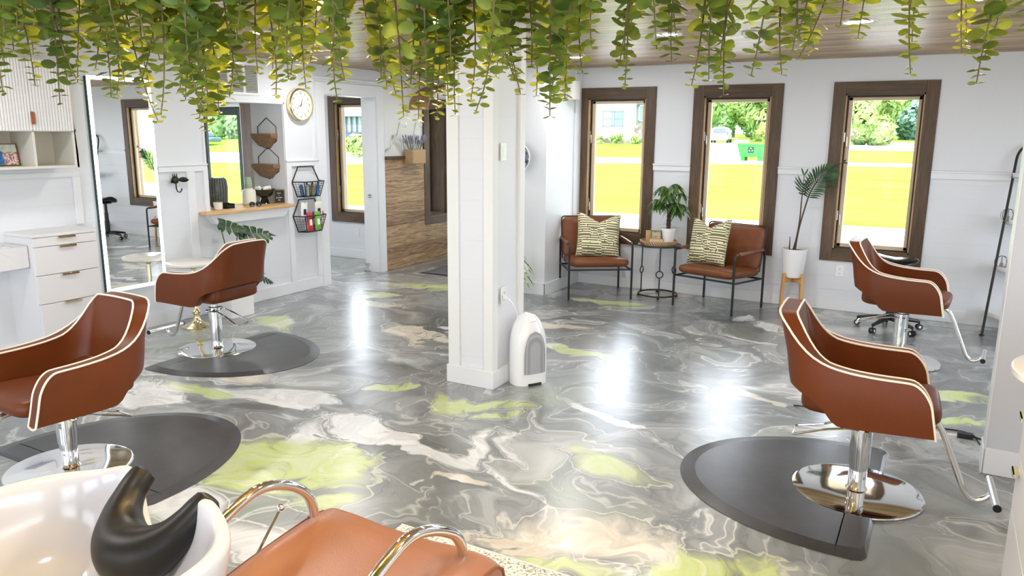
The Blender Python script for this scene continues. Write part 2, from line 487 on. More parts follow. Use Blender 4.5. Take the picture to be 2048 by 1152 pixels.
# ------------------------------------------------------------------ the room
XL, YW, TH = -6.05, 8.13, .2
XR, YB = 2.7, -3.0
HALLX = -10.8
def wall(name, axis, pos, thick, a0, a1, z0, z1, holes, mat):
    """axis 'Y': wall plane y=pos running along x; axis 'X': plane x=pos running along y; thick is signed"""
    mb = MB()
    p0, p1 = sorted((pos, pos + thick))
    def bx(u0, u1, v0, v1):
        if u1 - u0 < 1e-4 or v1 - v0 < 1e-4: return
        if axis == 'Y': mb.box(u0, u1, p0, p1, v0, v1)
        else: mb.box(p0, p1, u0, u1, v0, v1)
    cur = a0
    for (u0, u1, v0, v1) in sorted(holes):
        bx(cur, u0, z0, z1); bx(u0, u1, z0, v0); bx(u0, u1, v1, z1); cur = u1
    bx(cur, a1, z0, z1)
    return struct(name, mb, mat, smooth=False)

fl = MB().box(HALLX, XR, YB, 9.62, -.12, 0)
floor = struct('floor', fl, FLOORM, smooth=False)
cl = MB().box(HALLX, XR + .2, YB - .2, 9.82, CEIL, CEIL + .14)
struct('ceiling', cl, CEILM, smooth=False)

WIN = [(-3.68, -2.78), (-2.37, -1.47), (-1.01, -.11)]
HWIN = (-7.43, -6.53)
def opening(w): return (w[0] + .11, w[1] - .11, .61, 2.11)
wall('wall_window_side', 'Y', YW, TH, -4.30, XR + .2, 0, CEIL, [opening(w) for w in WIN] + [(1.2, 2.1, .61, 2.11)], SHIP)
wall('wall_hall', 'Y', YW, TH, HALLX, XL - TH, 0, CEIL, [opening(HWIN), (-10.16, -9.12, 0, 2.13)], SHIP)
wall('wall_mirror_side', 'X', XL, -TH, YB, 7.60, 0, CEIL, [(4.93, 5.93, .95, 2.0), (6.53, 7.43, 0, 2.14)], SHIP)
wall('wall_foyer', 'X', XL, -TH, 7.60, 9.8, 0, CEIL, [(8.50, 8.90, .62, 2.05)], pr('foyer_white', lin(228, 230, 228), .5))
wall('wall_foyer_end', 'Y', 9.6, .2, XL, -4.24, 0, CEIL, [(-5.62, -4.72, 0, 2.06)], WHITE)
wall('wall_foyer_right', 'X', -4.30, .06, YW, 9.6, 0, CEIL, [], WHITE)
struct('wall_stub', MB().box(-3.96, -3.66, 7.27, YW + .2, 0, CEIL), WHITE, smooth=False)
wall('wall_right', 'X', XR, .2, YB, YW, 0, CEIL, [(-1.5, 1.0, .6, 2.1), (5.2, 6.9, .61, 2.11)], SHIP)
wall('wall_rear', 'Y', YB, -.2, HALLX, XR, 0, CEIL, [(-5.4, -3.6, .3, 2.15), (-2.8, -1.0, .3, 2.15), (-.2, 1.8, .3, 2.15)], SHIP)
wall('wall_hall_far', 'X', HALLX, -.2, YB, YW, 0, CEIL, [(4.6, 7.2, .5, 2.1)], WHITE)
wall('wall_niche_divider', 'Y', 5.93, .11, XL - TH - .27, XL - TH + .01, 0, CEIL, [], WHITE)
# partition at the right stations
struct('wall_partition', MB().box(.33, 1.5, 4.46, 4.60, 0, CEIL), pr('partition_paint', lin(196, 200, 206), .45), smooth=False)
m = MB().box(.326, .33, 4.455, 4.607, 0, CEIL); struct('partition_lit_edge', m, TRIM, smooth=False)  # paler strip: brightness of the lit thin end face put into its colour
m = MB().box(.33, 1.5, 4.444, 4.46, 0, .14).box(.318, .3255, 4.44, 4.62, 0, .14); struct('baseboard_partition', m, TRIM, bevel=.003)

# baseboards
m = MB().box(-3.66, XR, YW - .016, YW, 0, .12); struct('baseboard_window_side', m, TRIM, bevel=.004)
m = MB().box(XL, XL + .016, YB, 6.41, 0, .125); struct('baseboard_mirror_side', m, TRIM, bevel=.004)
m = MB().box(HALLX, XL - TH, YW - .016, YW, 0, .12); struct('baseboard_hall', m, TRIM, bevel=.004)
m = MB().box(-3.976, -3.646, 7.254, 7.27, 0, .13).box(-3.66, -3.644, 7.254, YW, 0, .13).box(-3.976, -3.96, 7.254, YW, 0, .13); struct('baseboard_stub', m, TRIM, bevel=.003)
# chair rail and panel trim on the window wall
m = MB()
for (a, b) in ((-3.66, WIN[0][0]), (WIN[0][1], WIN[1][0]), (WIN[1][1], WIN[2][0]), (WIN[2][1], 1.08), (2.22, XR)):
    m.box(a, b, YW - .022, YW, 1.335, 1.39); m.box(a, b, YW - .036, YW, 1.39, 1.408)
struct('trim_window_side_rail', m, TRIM, bevel=.002)
m = MB().box(-3.66, -3.644, 7.95, YW - .03, .13, CEIL)
struct('trim_corner', m, TRIM, bevel=.002)
# board and batten on the mirror wall
m = MB()
m.box(XL, XL + .02, 4.41, 4.93, 1.36, 1.41); m.box(XL, XL + .03, 4.40, 4.93, 1.41, 1.425)
m.box(XL, XL + .02, 4.70, 4.785, .125, 1.36)
m.box(XL, XL + .02, 4.885, 4.93, .95, 1.36)
m.box(XL, XL + .02, 5.93, 6.0, .125, 1.41); m.box(XL, XL + .02, 6.34, 6.41, .125, 1.41)
m.box(XL, XL + .02, 6.0, 6.34, 1.36, 1.41); m.box(XL, XL + .03, 5.93, 6.41, 1.41, 1.425)
m.box(XL, XL + .018, 3.64, 3.70, .98, 1.36); m.box(XL, XL + .018, 2.0, 3.70, 1.36, 1.40)
struct('trim_mirror_side_panels', m, TRIM, bevel=.003)
m = MB().box(XL, XL + .022, 6.35, 6.37, 1.43, CEIL - .1).box(XL, XL + .024, 6.37, 7.60, 2.29, 2.31)
struct('trim_door_surround', m, TRIM, bevel=.002)
# casing of the pass-through and of the doorway
m = MB().box(XL, XL + .012, 4.915, 4.93, .95, 2.015).box(XL, XL + .012, 5.93, 5.945, 1.0, 2.015).box(XL, XL + .012, 4.915, 5.945, 2.0, 2.015)
m.box(XL - TH, XL, 4.932, 4.936, .95, 2.0).box(XL - TH, XL, 5.924, 5.929, .95, 2.0)
struct('trim_pass_through', m, TRIM)
m = MB().box(XL, XL + .022, 6.41, 6.53, 0, 2.26).box(XL, XL + .022, 7.43, 7.56, 0, 2.26).box(XL, XL + .022, 6.53, 7.43, 2.14, 2.26)
m.box(XL - TH - .01, XL + .01, 6.53, 6.545, 0, 2.14).box(XL - TH - .01, XL + .01, 7.415, 7.43, 0, 2.14).box(XL - TH - .01, XL + .01, 6.53, 7.43, 2.125, 2.14)
struct('trim_doorway_casing', m, TRIM, bevel=.003)
m = MB().box(XL - .13, XL - .09, 7.405, 7.416, .93, .97).tube([(XL - .11, 7.416, .95), (XL - .11, 7.37, .95), (XL - .05, 7.36, .948)], .006)
o = obj('door_latch', m, NICKEL); tag(o, 'small metal latch on the white doorway jamb', 'latch')
m = MB().box(XL - .19, XL - .13, 7.36, 7.414, .0, .02).tube([(XL - .16, 7.39, .02), (XL - .16, 7.39, .09)], .012).box(XL - .18, XL - .14, 7.37, 7.41, .09, .11)
o = obj('door_stop', m, NICKEL); tag(o, 'little metal door stop at the foot of the doorway', 'door stop')

# column in the middle
PX0, PX1, PY0, PY1 = -2.91, -2.55, 4.30, 4.74
m = MB().box(PX0 + .022, PX1 - .022, PY0 + .022, PY1 - .022, 0, CEIL)
col_o = struct('column', m, SHIPALL, smooth=False)
m = MB()
t, e = .072, .024
for (cx, cy, sx, sy) in ((PX0, PY0, 1, 1), (PX1, PY0, -1, 1), (PX0, PY1, 1, -1), (PX1, PY1, -1, -1)):
    tx = t + (.02 if (sx, sy) == (1, 1) else 0)
    m.prism([(cx, cy), (cx + sx * tx, cy), (cx + sx * tx, cy + sy * e), (cx + sx * e, cy + sy * e), (cx + sx * e, cy + sy * t), (cx, cy + sy * t)][::1 if sx * sy > 0 else -1], .12, CEIL)
cb = pr('column_trim', lin(228, 231, 232), .45, bump=.25, bscale=14)
struct('trim_column', m, cb, bevel=.003)
m = MB().box(PX0 - .01, PX1 + .01, PY0 - .01, PY1 + .01, 0, .125); struct('baseboard_column', m, TRIM, bevel=.003)

# raised shampoo platform, speckled covering
m = NT('speckled_vinyl'); c = m.coord('Object'); n1 = m.noise(c, 90, 3, .7); n2 = m.noise(c, 14, 3, .6)
v = m.math('ADD', m.math('MULTIPLY', n1.outputs[0], .8), m.math('MULTIPLY', n2.outputs[0], .2))
m.l(m.ramp(v, [(.40, lin(120, 118, 112)), (.46, lin(196, 194, 186)), (.52, lin(232, 230, 222)), (.7, lin(244, 242, 236))]), m.b.inputs['Base Color']); m.b.inputs['Roughness'].default_value = .45
struct('floor_platform', MB().box(-1.775, .25, YB, 2.27, 0.0, .165), m.mat, bevel=.004)
struct('trim_platform_edge', MB().box(-1.775, .25, 2.27, 2.276, 0.0, .165), pr('platform_edge_white', lin(236, 236, 232), .4), smooth=False)

# ------------------------------------------------------------------ windows
def window(name, x0, x1, z0=.5, z1=2.22, handles=True, y=YW):
    r = sempty(name, ((x0 + x1) / 2, y, 0))
    cx = (x0 + x1) / 2; hw = (x1 - x0) / 2; c = .112
    def L(mb, nm, mt, **k): return obj(nm, mb, mt, parent=r, **k)
    L(MB().box(-hw, -hw + c, -.022, 0, z0, z1).box(hw - c, hw, -.022, 0, z0, z1), 'casing_sides', WOOD_Z, bevel=.002)
    L(MB().box(-hw + c, hw - c, -.022, 0, z0, z0 + c).box(-hw + c, hw - c, -.022, 0, z1 - c, z1), 'casing_rails', WOOD_X, bevel=.002)
    i = hw - c + .001; a, b = z0 + c, z1 - c
    L(MB().box(-i, -i + .014, -.012, .17, a, b).box(i - .014, i, -.012, .17, a, b), 'jamb', PINE_Z)
    L(MB().box(-i, i, -.012, .17, a - .001, a + .014).box(-i, i, -.012, .17, b - .014, b), 'jamb_rails', WOOD_X)
    # dark recess line and sash
    s = i - .014
    L(MB().box(-s, -s + .012, .03, .12, a + .014, b - .014).box(s - .012, s, .03, .12, a + .014, b - .014).box(-s, s, .03, .12, b - .03, b - .014).box(-s, s, .03, .12, a + .014, a + .024), 'weather_strip', pr('dark_seal', lin(40, 30, 24), .6))
    L(MB().box(-s + .012, -s + .05, .05, .1, a + .024, b - .03).box(s - .04, s - .012, .05, .1, a + .024, b - .03).box(-s + .012, s - .012, .05, .1, b - .06, b - .03).box(-s + .012, s - .012, .05, .1, a + .024, a + .06), 'sash', pr('pale_sash', lin(206, 186, 156), .5), bevel=.003)
    L(MB().box(-s + .05, s - .04, .073, .077, a + .06, b - .06), 'glass_pane', GLASS, smooth=False)
    if handles:
        for zz in (a + .32, b - .42):
            L(MB().box(-i + .014, -i + .022, .01, .03, zz - .03, zz + .06).tube(rail([(-i + .02, .02, zz + .03), (-i + .04, .0, zz + .02), (-i + .045, -.01, zz - .07)], r=.01), .005, 8), 'latch', NICKEL)
    return r
for k, wv in enumerate(WIN): window('window_%d' % (k + 1), *wv)
window('window_4', *HWIN)
window('window_5', 1.09, 2.21)
# foyer side window (deep, stained frame) on the foyer wall
fw = sempty('window_6', (XL, 8.75, 0))
obj('casing_sides', MB().box(0, .03, -.37, -.25, .5, 2.16).box(0, .03, .15, .27, .5, 2.16), WOOD_Z, parent=fw, bevel=.002)
obj('casing_rails', MB().box(0, .03, -.25, .15, .5, .62).box(0, .03, -.25, .15, 2.05, 2.16), WOOD_Y, parent=fw, bevel=.002)
obj('jamb', MB().box(-.30, 0, -.25, -.23, .62, 2.05).box(-.30, 0, .13, .15, .62, 2.05).box(-.30, 0, -.25, .15, .60, .64).box(-.30, 0, -.25, .15, 2.03, 2.06), WOOD_Z, parent=fw)
obj('sash', MB().box(-.27, -.23, -.23, -.19, .64, 2.03).box(-.27, -.23, .09, .13, .64, 2.03), WOOD_Z, parent=fw)
obj('glass_pane', MB().box(-.252, -.248, -.19, .09, .64, 2.03), GLASS, parent=fw, smooth=False)

# green glazed door seen through the pass-through
d = sempty('door_1', (-9.55, YW, 0))
obj('stiles', MB().box(-.60, -.45, .06, .11, .02, 2.08).box(.25, .40, .06, .11, .02, 2.08), GREEN_FRAME, parent=d, bevel=.004)
obj('rails', MB().box(-.45, .25, .06, .11, .02, .3).box(-.45, .25, .06, .11, 1.96, 2.08), GREEN_FRAME, parent=d, bevel=.004)
obj('glass_pane', MB().box(-.45, .25, .082, .088, .3, 1.96), GLASS, parent=d, smooth=False)
obj('jamb', MB().box(.40, .43, -.01, .16, 0, 2.13).box(-.60, .43, -.01, .16, 2.09, 2.13), TRIM, parent=d)
obj('casing_side', MB().box(.43, .62, -.03, 0, 0, 2.2).box(.62, .82, -.06, 0, 0, 2.2), WOOD_Z, parent=d, bevel=.003)
obj('casing_head', MB().box(-.55, .82, -.04, 0, 2.13, 2.24), WOOD_X, parent=d, bevel=.003)
obj('handle', MB().tube(rail([(-.36, .05, 1.0), (-.36, 0, 1.0), (-.28, -.005, 1.0)], r=.01), .008, 8), NICKEL, parent=d)
# white glazed foyer door
d = sempty('door_2', (-5.17, 9.6, 0))
obj('stiles', MB().box(-.43, -.33, .06, .1, .02, 2.03).box(.33, .43, .06, .1, .02, 2.03), BLACKM, parent=d, bevel=.003)
obj('rails', MB().box(-.33, .33, .06, .1, .02, .25).box(-.33, .33, .06, .1, 1.93, 2.03).box(-.33, .33, .06, .1, 1.02, 1.05), BLACKM, parent=d, bevel=.003)
obj('glass_pane', MB().box(-.33, .33, .078, .083, .25, 1.93), GLASS, parent=d, smooth=False)
obj('casing', MB().box(-.56, -.45, -.02, 0, 0, 2.16).box(.45, .56, -.02, 0, 0, 2.16).box(-.45, .45, -.02, 0, 2.06, 2.16), TRIM, parent=d, bevel=.003)

# ------------------------------------------------------------------ foyer wood wainscot
m = NT('horizontal_pine_boards')
tc = m.n('ShaderNodeTexCoord'); sx = m.n('ShaderNodeSeparateXYZ'); m.l(tc.outputs['Object'], sx.inputs[0])
pit = .14
row = m.math('FLOOR', m.math('DIVIDE', sx.outputs[2], pit)); fr = m.math('FRACT', m.math('DIVIDE', sx.outputs[2], pit))
wn = m.n('ShaderNodeTexWhiteNoise', noise_dimensions='1D'); m.l(row, wn.inputs['W'])
off = m.n('ShaderNodeCombineXYZ'); m.l(m.math('MULTIPLY', wn.outputs[0], 17.0), off.inputs[1])
va = m.n('ShaderNodeVectorMath', operation='ADD'); m.l(tc.outputs['Object'], va.inputs[0]); m.l(off.outputs[0], va.inputs[1])
mp = m.n('ShaderNodeMapping'); mp.inputs['Scale'].default_value = (1, 1.2, 14); m.l(va.outputs[0], mp.inputs[0])
n1 = m.noise(mp.outputs[0], 2.2, 6, .6, 1.6)
mpk = m.n('ShaderNodeMapping'); mpk.inputs['Scale'].default_value = (1, 2.6, 6.5); m.l(va.outputs[0], mpk.inputs[0])
vo = m.n('ShaderNodeTexVoronoi'); vo.inputs['Scale'].default_value = 1.3; m.l(mpk.outputs[0], vo.inputs['Vector'])
col = m.ramp(m.math('ADD', n1.outputs[0], m.math('MULTIPLY', m.math('SUBTRACT', wn.outputs[0], .5), .16)), [(.32, lin(112, 86, 58)), (.5, lin(160, 130, 94)), (.68, lin(190, 162, 122))])
k = m.ramp(vo.outputs['Distance'], [(.04, (1, 1, 1, 1)), (.12, (0, 0, 0, 1))])
col = m.mix(m.math('MULTIPLY', k, .7), col, lin(84, 58, 36))
g = m.math('LESS_THAN', fr, .035)
col = m.mix(m.math('MULTIPLY', g, .8), col, lin(52, 38, 26))
m.l(col, m.b.inputs['Base Color']); m.b.inputs['Roughness'].default_value = .5
m.bump(m.math('SUBTRACT', n1.outputs[0], g), .4, .005)
PINEB = m.mat
m = MB().box(XL, XL + .022, 7.565, 8.39, 0, 1.39).box(XL, XL + .022, 8.39, 9.03, 0, .5).box(XL, XL + .022, 9.03, 9.6, 0, 1.39)
struct('trim_foyer_wainscot', m, PINEB, smooth=False)
struct('trim_foyer_cap', MB().box(XL, XL + .05, 7.565, 8.39, 1.39, 1.43), WOOD_Y, bevel=.003)
# arched hood over the foyer window
def hood():
    mb = MB(); n = 18
    pts = []
    for i in range(n + 1):
        a = PI * (i / n)
        pts.append((8.72 - .62 * math.cos(a), 2.0 + .30 * math.sin(a)))
    vs = []; fs = []
    for (y, z) in pts:
        for (x, dz) in ((XL, 0), (XL + .30, 0), (XL + .30, .035), (XL, .035)):
            vs.append((x, y, z + dz))
    for i in range(n):
        for j in range(4):
            fs.append((i * 4 + j, i * 4 + (j + 1) % 4, (i + 1) * 4 + (j + 1) % 4, (i + 1) * 4 + j))
    fs += [(0, 1, 2, 3), (n * 4 + 3, n * 4 + 2, n * 4 + 1, n * 4)]
    mb.add(vs, fs)
    vs = [(XL + .02, y, z) for (y, z) in pts] + [(XL + .05, y, z) for (y, z) in pts]
    return mb
hd = obj('arched_hood', hood(), wood('hood_wood', lin(120, 92, 62), lin(168, 136, 98), lin(190, 160, 120), 'Y'), bevel=.003)
tag(hd, 'curved wooden hood projecting above the dark framed foyer window', 'hood')

# ------------------------------------------------------------------ downlights
em = pr('lamp_diffuser', (1, 1, 1, 1), .5, emis=(1, .98, .94, 1), es=9)
names = {0: 'round recessed downlight behind the foliage, nearest the tall lit mirror', 1: 'round recessed downlight over the shelf opening side of the room', 2: 'round recessed downlight near the left end of the window wall',
         3: 'round recessed downlight before the middle window', 4: 'round recessed downlight before the rightmost of the three windows'}
for i, (x, y) in enumerate(DOWNLIGHTS):
    t = thing('downlight', names.get(i, 'recessed downlight added out of view as fill light, on the wooden plank ceiling'), 'ceiling light', (x, y, CEIL), group='recessed ceiling downlights')
    obj('trim_ring', MB().lathe([(.075, -.004), (.105, -.010), (.112, -.002), (.112, 0), (.075, 0)], 28, cap=False), WPLAST, parent=t)
    obj('diffuser', MB().lathe([(.0005, -.004), (.078, -.003)], 28), em, parent=t)
t = thing('smoke_detector', 'small white round detector on the wooden ceiling before the middle window', 'smoke detector', (-1.32, 5.84, CEIL))
obj('housing', MB().lathe([(.001, -.035), (.045, -.035), (.06, -.02), (.062, 0)], 24), WPLAST, parent=t)
obj('vent_ring', MB().lathe([(.03, -.037), (.034, -.039), (.038, -.037)], 24), GREYP, parent=t)

# ------------------------------------------------------------------ hydraulic styling chairs
def lerp_tab(t, tab):
    if t <= tab[0][0]: return tab[0][1]
    for (a, va), (b, vb) in zip(tab, tab[1:]):
        if t <= b:
            u = (t - a) / (b - a); u = u * u * (3 - 2 * u) if False else u
            return va + (vb - va) * u
    return tab[-1][1]
def catmull(t, tab):
    n = len(tab)
    if t <= tab[0][0]: return tab[0][1]
    if t >= tab[-1][0]: return tab[-1][1]
    for i in range(n - 1):
        if t <= tab[i + 1][0]:
            (x0, y0), (x1, y1) = tab[i], tab[i + 1]
            m0 = (tab[i + 1][1] - tab[i - 1][1]) / (tab[i + 1][0] - tab[i - 1][0]) if i > 0 else (y1 - y0) / (x1 - x0)
            m1 = (tab[i + 2][1] - tab[i][1]) / (tab[i + 2][0] - tab[i][0]) if i < n - 2 else (y1 - y0) / (x1 - x0)
            if (y1 - y0) * m0 <= 0: m0 = 0
            if (y1 - y0) * m1 <= 0: m1 = 0
            h = x1 - x0; u = (t - x0) / h
            return y0 * (2 * u ** 3 - 3 * u * u + 1) + m0 * h * (u ** 3 - 2 * u * u + u) + y1 * (-2 * u ** 3 + 3 * u * u) + m1 * h * (u ** 3 - u * u)
HW, L1, RC = .305, .42, .16
ARC = RC * PI / 2
HALF = L1 + ARC + (HW - RC)
def plan(s):
    """half plan curve: s from the arm front (0) to the middle of the back (HALF); returns x, y, nx, ny (y negative side)"""
    if s <= L1: return (.29 - s, -HW, 0, -1)
    if s <= L1 + ARC:
        a = (s - L1) / RC
        return (.29 - L1 - RC * math.sin(a), -HW + RC - RC * math.cos(a), -math.sin(a), -math.cos(a))
    return (.29 - L1 - RC, -HW + RC + (s - L1 - ARC), -1, 0)
ZT = [(0, .652), (.03, .664), (.08, .672), (.20, .674), (.28, .677), (.35, .684), (.42, .702), (.48, .738), (.53, .792), (.58, .858), (.64, .900), (.70, .908), (.82, .911)]
ZBT = [(0, .435), (.36, .425), (.405, .432), (.43, .462), (.455, .505), (.49, .532), (.53, .548), (.60, .568), (.82, .575)]
def shell_pt(s2, z, off, top):
    """s2 in [-HALF, HALF]"""
    sg = 1 if s2 < 0 else -1
    s = HALF - abs(s2)
    x, y, nx, ny = plan(s)
    q = min(1, max(0, (s - .22) / .42)); q = q * q * (3 - 2 * q)
    f = max(0, 1 - s / .30)
    x2 = x - .24 * q * (z - .44) - f * .20 * (z - .44)
    bulge = .010 * math.sin(min(1, max(0, (z - .43) / .28)) * PI)
    x2 += nx * (-off + bulge); y2 = y + ny * (-off + bulge)
    return Vector((x2, y2 * sg, z))
def shell():
    mb = MB()
    cols = []
    rc = .085
    ss = []
    for k in range(9):
        a = k / 8 * PI / 2
        ss.append(rc * (1 - math.cos(a)))
    k = 0
    s = rc + .02
    while s < HALF - .001:
        ss.append(s); s += .0262
    ss.append(HALF)
    full = [-(HALF - s) for s in ss] + [(HALF - s) for s in ss[::-1][1:]]
    NZ = 10
    def zt(s):
        z = catmull(s, ZT)
        if s < rc: z -= rc - math.sqrt(max(0, rc * rc - (rc - s) ** 2))
        return z
    outer = []; inner = []
    for s2 in full:
        s = HALF - abs(s2)
        zb = catmull(s, ZBT); z1 = zt(s)
        th = .062 + .018 * min(1, max(0, (s - .3) / .4))
        outer.append([shell_pt(s2, zb + (z1 - zb) * j / NZ, 0, z1) for j in range(NZ + 1)])
        inner.append([shell_pt(s2, zb + (z1 - zb) * j / NZ, th, z1) for j in range(NZ + 1)])
    n = len(full); R = NZ + 1
    vs = [p for c in outer for p in c] + [p for c in inner for p in c]
    O_ = 0; I_ = n * R
    fs = []
    for i in range(n - 1):
        for j in range(NZ):
            fs.append((O_ + i * R + j, O_ + (i + 1) * R + j, O_ + (i + 1) * R + j + 1, O_ + i * R + j + 1))
            fs.append((I_ + i * R + j, I_ + i * R + j + 1, I_ + (i + 1) * R + j + 1, I_ + (i + 1) * R + j))
        fs.append((O_ + i * R + NZ, O_ + (i + 1) * R + NZ, I_ + (i + 1) * R + NZ, I_ + i * R + NZ))
        fs.append((O_ + i * R, I_ + i * R, I_ + (i + 1) * R, O_ + (i + 1) * R))
    for j in range(NZ):
        fs.append((O_ + j, O_ + j + 1, I_ + j + 1, I_ + j))
        e = (n - 1) * R
        fs.append((O_ + e + j, I_ + e + j, I_ + e + j + 1, O_ + e + j + 1))
    mb.add(vs, fs)
    out_loop = [outer[0][0] + Vector((0, 0, -.004))] + [p for p in outer[0][1:]] + [c[NZ] for c in outer[1:-1]] + [p for p in outer[-1][::-1]]
    in_loop = [p for p in inner[0]] + [c[NZ] for c in inner[1:-1]] + [p for p in inner[-1][::-1]]
    # join the two runs of piping under the arm fronts
    a0 = outer[0][0]; b0 = inner[0][0]; a1 = outer[-1][0]; b1 = inner[-1][0]
    def u(a, b): return [a + (b - a) * t + Vector((.0, 0, -.012 * math.sin(t * PI))) for t in (.15, .35, .65, .85)]
    loop = out_loop + u(a1, b1) + in_loop[::-1] + u(b0, a0)
    return mb, loop
def salon_chair(name, label, loc, rz, lift=0.0, group='styling chairs', spin=0):
    r = thing(name, label, 'salon chair', loc, rz, group)
    L = lift
    up = Matrix.Translation((0, 0, L))
    sh, loop = shell()
    sh.v = [(x, y, z + L) for (x, y, z) in sh.v]
    obj('shell', sh, LEATHER, parent=r, ang=50)
    pm = MB().tube([p + Vector((0, 0, L)) for p in loop], .0052, 8, closed=True)
    obj('piping', pm, CREAM, parent=r)
    # seat cushion with rolled back edge
    def cush(u, v):
        a = u * 2 * PI
        ca, sa = math.cos(a), math.sin(a)
        e = .28
        sx = (abs(ca) ** e) * (1 if ca > 0 else -1); sy = (abs(sa) ** e) * (1 if sa > 0 else -1)
        b = (v - .5) * PI
        cb_, sb = math.cos(b), math.sin(b)
        rr = abs(cb_) ** .38; zz = (abs(sb) ** .62) * (1 if sb > 0 else -1)
        x = .020 + .297 * sx * rr; y = .238 * sy * rr
        z = .487 + .052 * zz + (.012 if x > .1 else 0) * rr
        if x < -.12 and zz > 0: z += .045 * min(1, (-.12 - x) / .1)
        return (x, y, z + L)
    obj('seat', MB().grid(cush, 48, 16, closeu=True), LEATHER, parent=r, ang=80)
    obj('seat_base', MB().box(-.13, .13, -.13, .13, .415 + L, .45 + L), BLACKP, parent=r, bevel=.006)
    # base
    obj('base_disc', MB().lathe([(.0005, .0), (.295, .0), (.303, .006), (.300, .012), (.285, .016), (.12, .021), (.0005, .022)], 72), CHROMEB if 'brushed' in label else CHROME, parent=r)
    obj('cylinder', MB().lathe([(.052, .02), (.047, .028), (.042, .035), (.042, .17)], 36), CHROME, parent=r)
    obj('sleeve', MB().lathe([(.043, .15), (.0485, .15), (.0485, .335 + L), (.053, .34 + L), (.053, .362 + L), (.036, .366 + L), (.03, .43 + L)], 36), CHROME, parent=r)
    # pump lever: a trapezoid loop behind the chair
    z = .335 + L
    lv = rail([(-.03, .062, z), (-.09, .058, z + .005), (-.17, .05, z - .03), (-.31, .085, z - .075), (-.31, -.05, z - .075), (-.16, -.055, z - .02), (-.05, -.058, z + .005), (.03, -.062, z)], r=.02)
    obj('pump_lever', MB().tube(lv, .0058, 8).tube([(0, -.075, z + .004), (0, .075, z + .004)], .012, 12).ball((0, .078, z + .004), .015, 8), CHROME, parent=r)
    # footrest
    zf = .12 + L * .9
    ft = rail([(.16, 0, .43 + L), (.30, 0, .44 + L), (.345, 0, .36 + L), (.452, 0, zf - .02), (.49, 0, zf - .055), (.535, 0, zf - .04), (.565, 0, zf)], r=.05)
    obj('footrest_arm', MB().tube(ft, .0145, 14), CHROMEB, parent=r)
    fb = MB().tube([(.565, -.17, zf), (.565, .17, zf)], .0165, 16)
    fo = obj('footrest_bar', fb, CHROMEB, parent=r)
    for sy_ in (-1, 1): obj('end_cap', MB().tube([(.565, sy_ * .176, zf), (.565, sy_ * .168, zf)], .0172, 16), BLACKP, parent=fo)
    return r
CH = {}
CH['right'] = salon_chair('salon_chair', 'tan leather styling chair nearest on the right, on the large dark half-round mat', (-.222, 3.888, 0), math.radians(3), 0.0)
CH['far'] = salon_chair('salon_chair', 'tan leather styling chair at far right, below the rightmost window', (-.175, 6.47, 0), math.radians(-4), .02)
CH['left'] = salon_chair('salon_chair', 'tan leather styling chair seen from behind, beside the tall lit mirror', (-4.965, 4.03, 0), math.radians(184), -.01)
CH['near'] = salon_chair('salon_chair', 'tan leather styling chair nearest on the left, beyond the white shampoo bowl', (-3.80, 2.12, 0), math.radians(-92), -.055)

# half-round anti-fatigue mats
matm = NT('charcoal_mat_rubber'); c = matm.coord('Object'); n1 = matm.noise(c, 3, 5, .6)
matm.l(matm.ramp(n1.outputs[0], [(.3, lin(52, 53, 55)), (.7, lin(78, 79, 82))]), matm.b.inputs['Base Color']); matm.b.inputs['Roughness'].default_value = .28
n2 = matm.noise(matm.coord('Object'), 160, 2, .5); matm.bump(n2.outputs[0], .2, .002)
MATM = matm.mat
def mat_shape(name, label, flat_x, cy, depth, halfw, sgn, base, col=MATM, rot=0, square=.12):
    """flat side at x=flat_x, bulging towards sgn"""
    t = thing(name, label, 'floor mat', (flat_x, cy, 0.0), rot, 'mats under the styling chairs')
    def edge(k, ins):
        a, b = depth - ins, halfw - ins
        pts = []
        N = 64
        x0 = square
        for i in range(N + 1):
            th = -PI / 2 + PI * i / N
            pts.append((sgn * (x0 + (a - x0) * math.cos(th)), b * math.sin(th)))
        rr = .05
        pts = [(sgn * (ins * .2), -b + rr), (sgn * (ins * .2 + rr * .3), -b + rr * .3), (sgn * (rr + ins), -b)] + pts + [(sgn * (rr + ins), b), (sgn * (ins * .2 + rr * .3), b - rr * .3), (sgn * (ins * .2), b - rr)]
        return pts
    e0 = edge(0, 0); e1 = edge(0, .075)
    # body as a bevelled slab: bottom loop, top loop
    mb = MB(); n = len(e0)
    vs = [(x, y, .001) for (x, y) in e0] + [(x, y, .003) for (x, y) in e0] + [(x, y, .013) for (x, y) in e1]
    fs = [tuple(range(n))[::-1], tuple(2 * n + i for i in range(n))]
    for L_ in (0, 1):
        fs += [(L_ * n + i, L_ * n + (i + 1) % n, (L_ + 1) * n + (i + 1) % n, (L_ + 1) * n + i) for i in range(n)]
    mb.add(vs, fs)
    o = obj('mat_body', mb, col, parent=t, smooth=False)
    return t
mat_shape('salon_mat', 'dark grey half-round rubber mat under the nearest styling chair on the right', -.12, 3.86, .955, .66, -1, (-.222, 3.888))
mat_shape('salon_mat', 'charcoal half-round rubber mat under the styling chair beside the tall lit mirror', -5.02, 4.03, .96, .64, 1, (-4.965, 4.03))
mat_shape('salon_mat', 'charcoal half-round rubber mat under the nearest styling chair on the left', -3.74, 2.03, .97, .66, 1, (-3.80, 2.12), rot=PI / 2)
mat_shape('salon_mat', 'pale shiny half-round mat under the far right styling chair', -.05, 6.45, 1.02, .62, -1, (-.02, 6.66), col=pr('light_grey_mat', lin(150, 152, 154), .25, coat=.4))

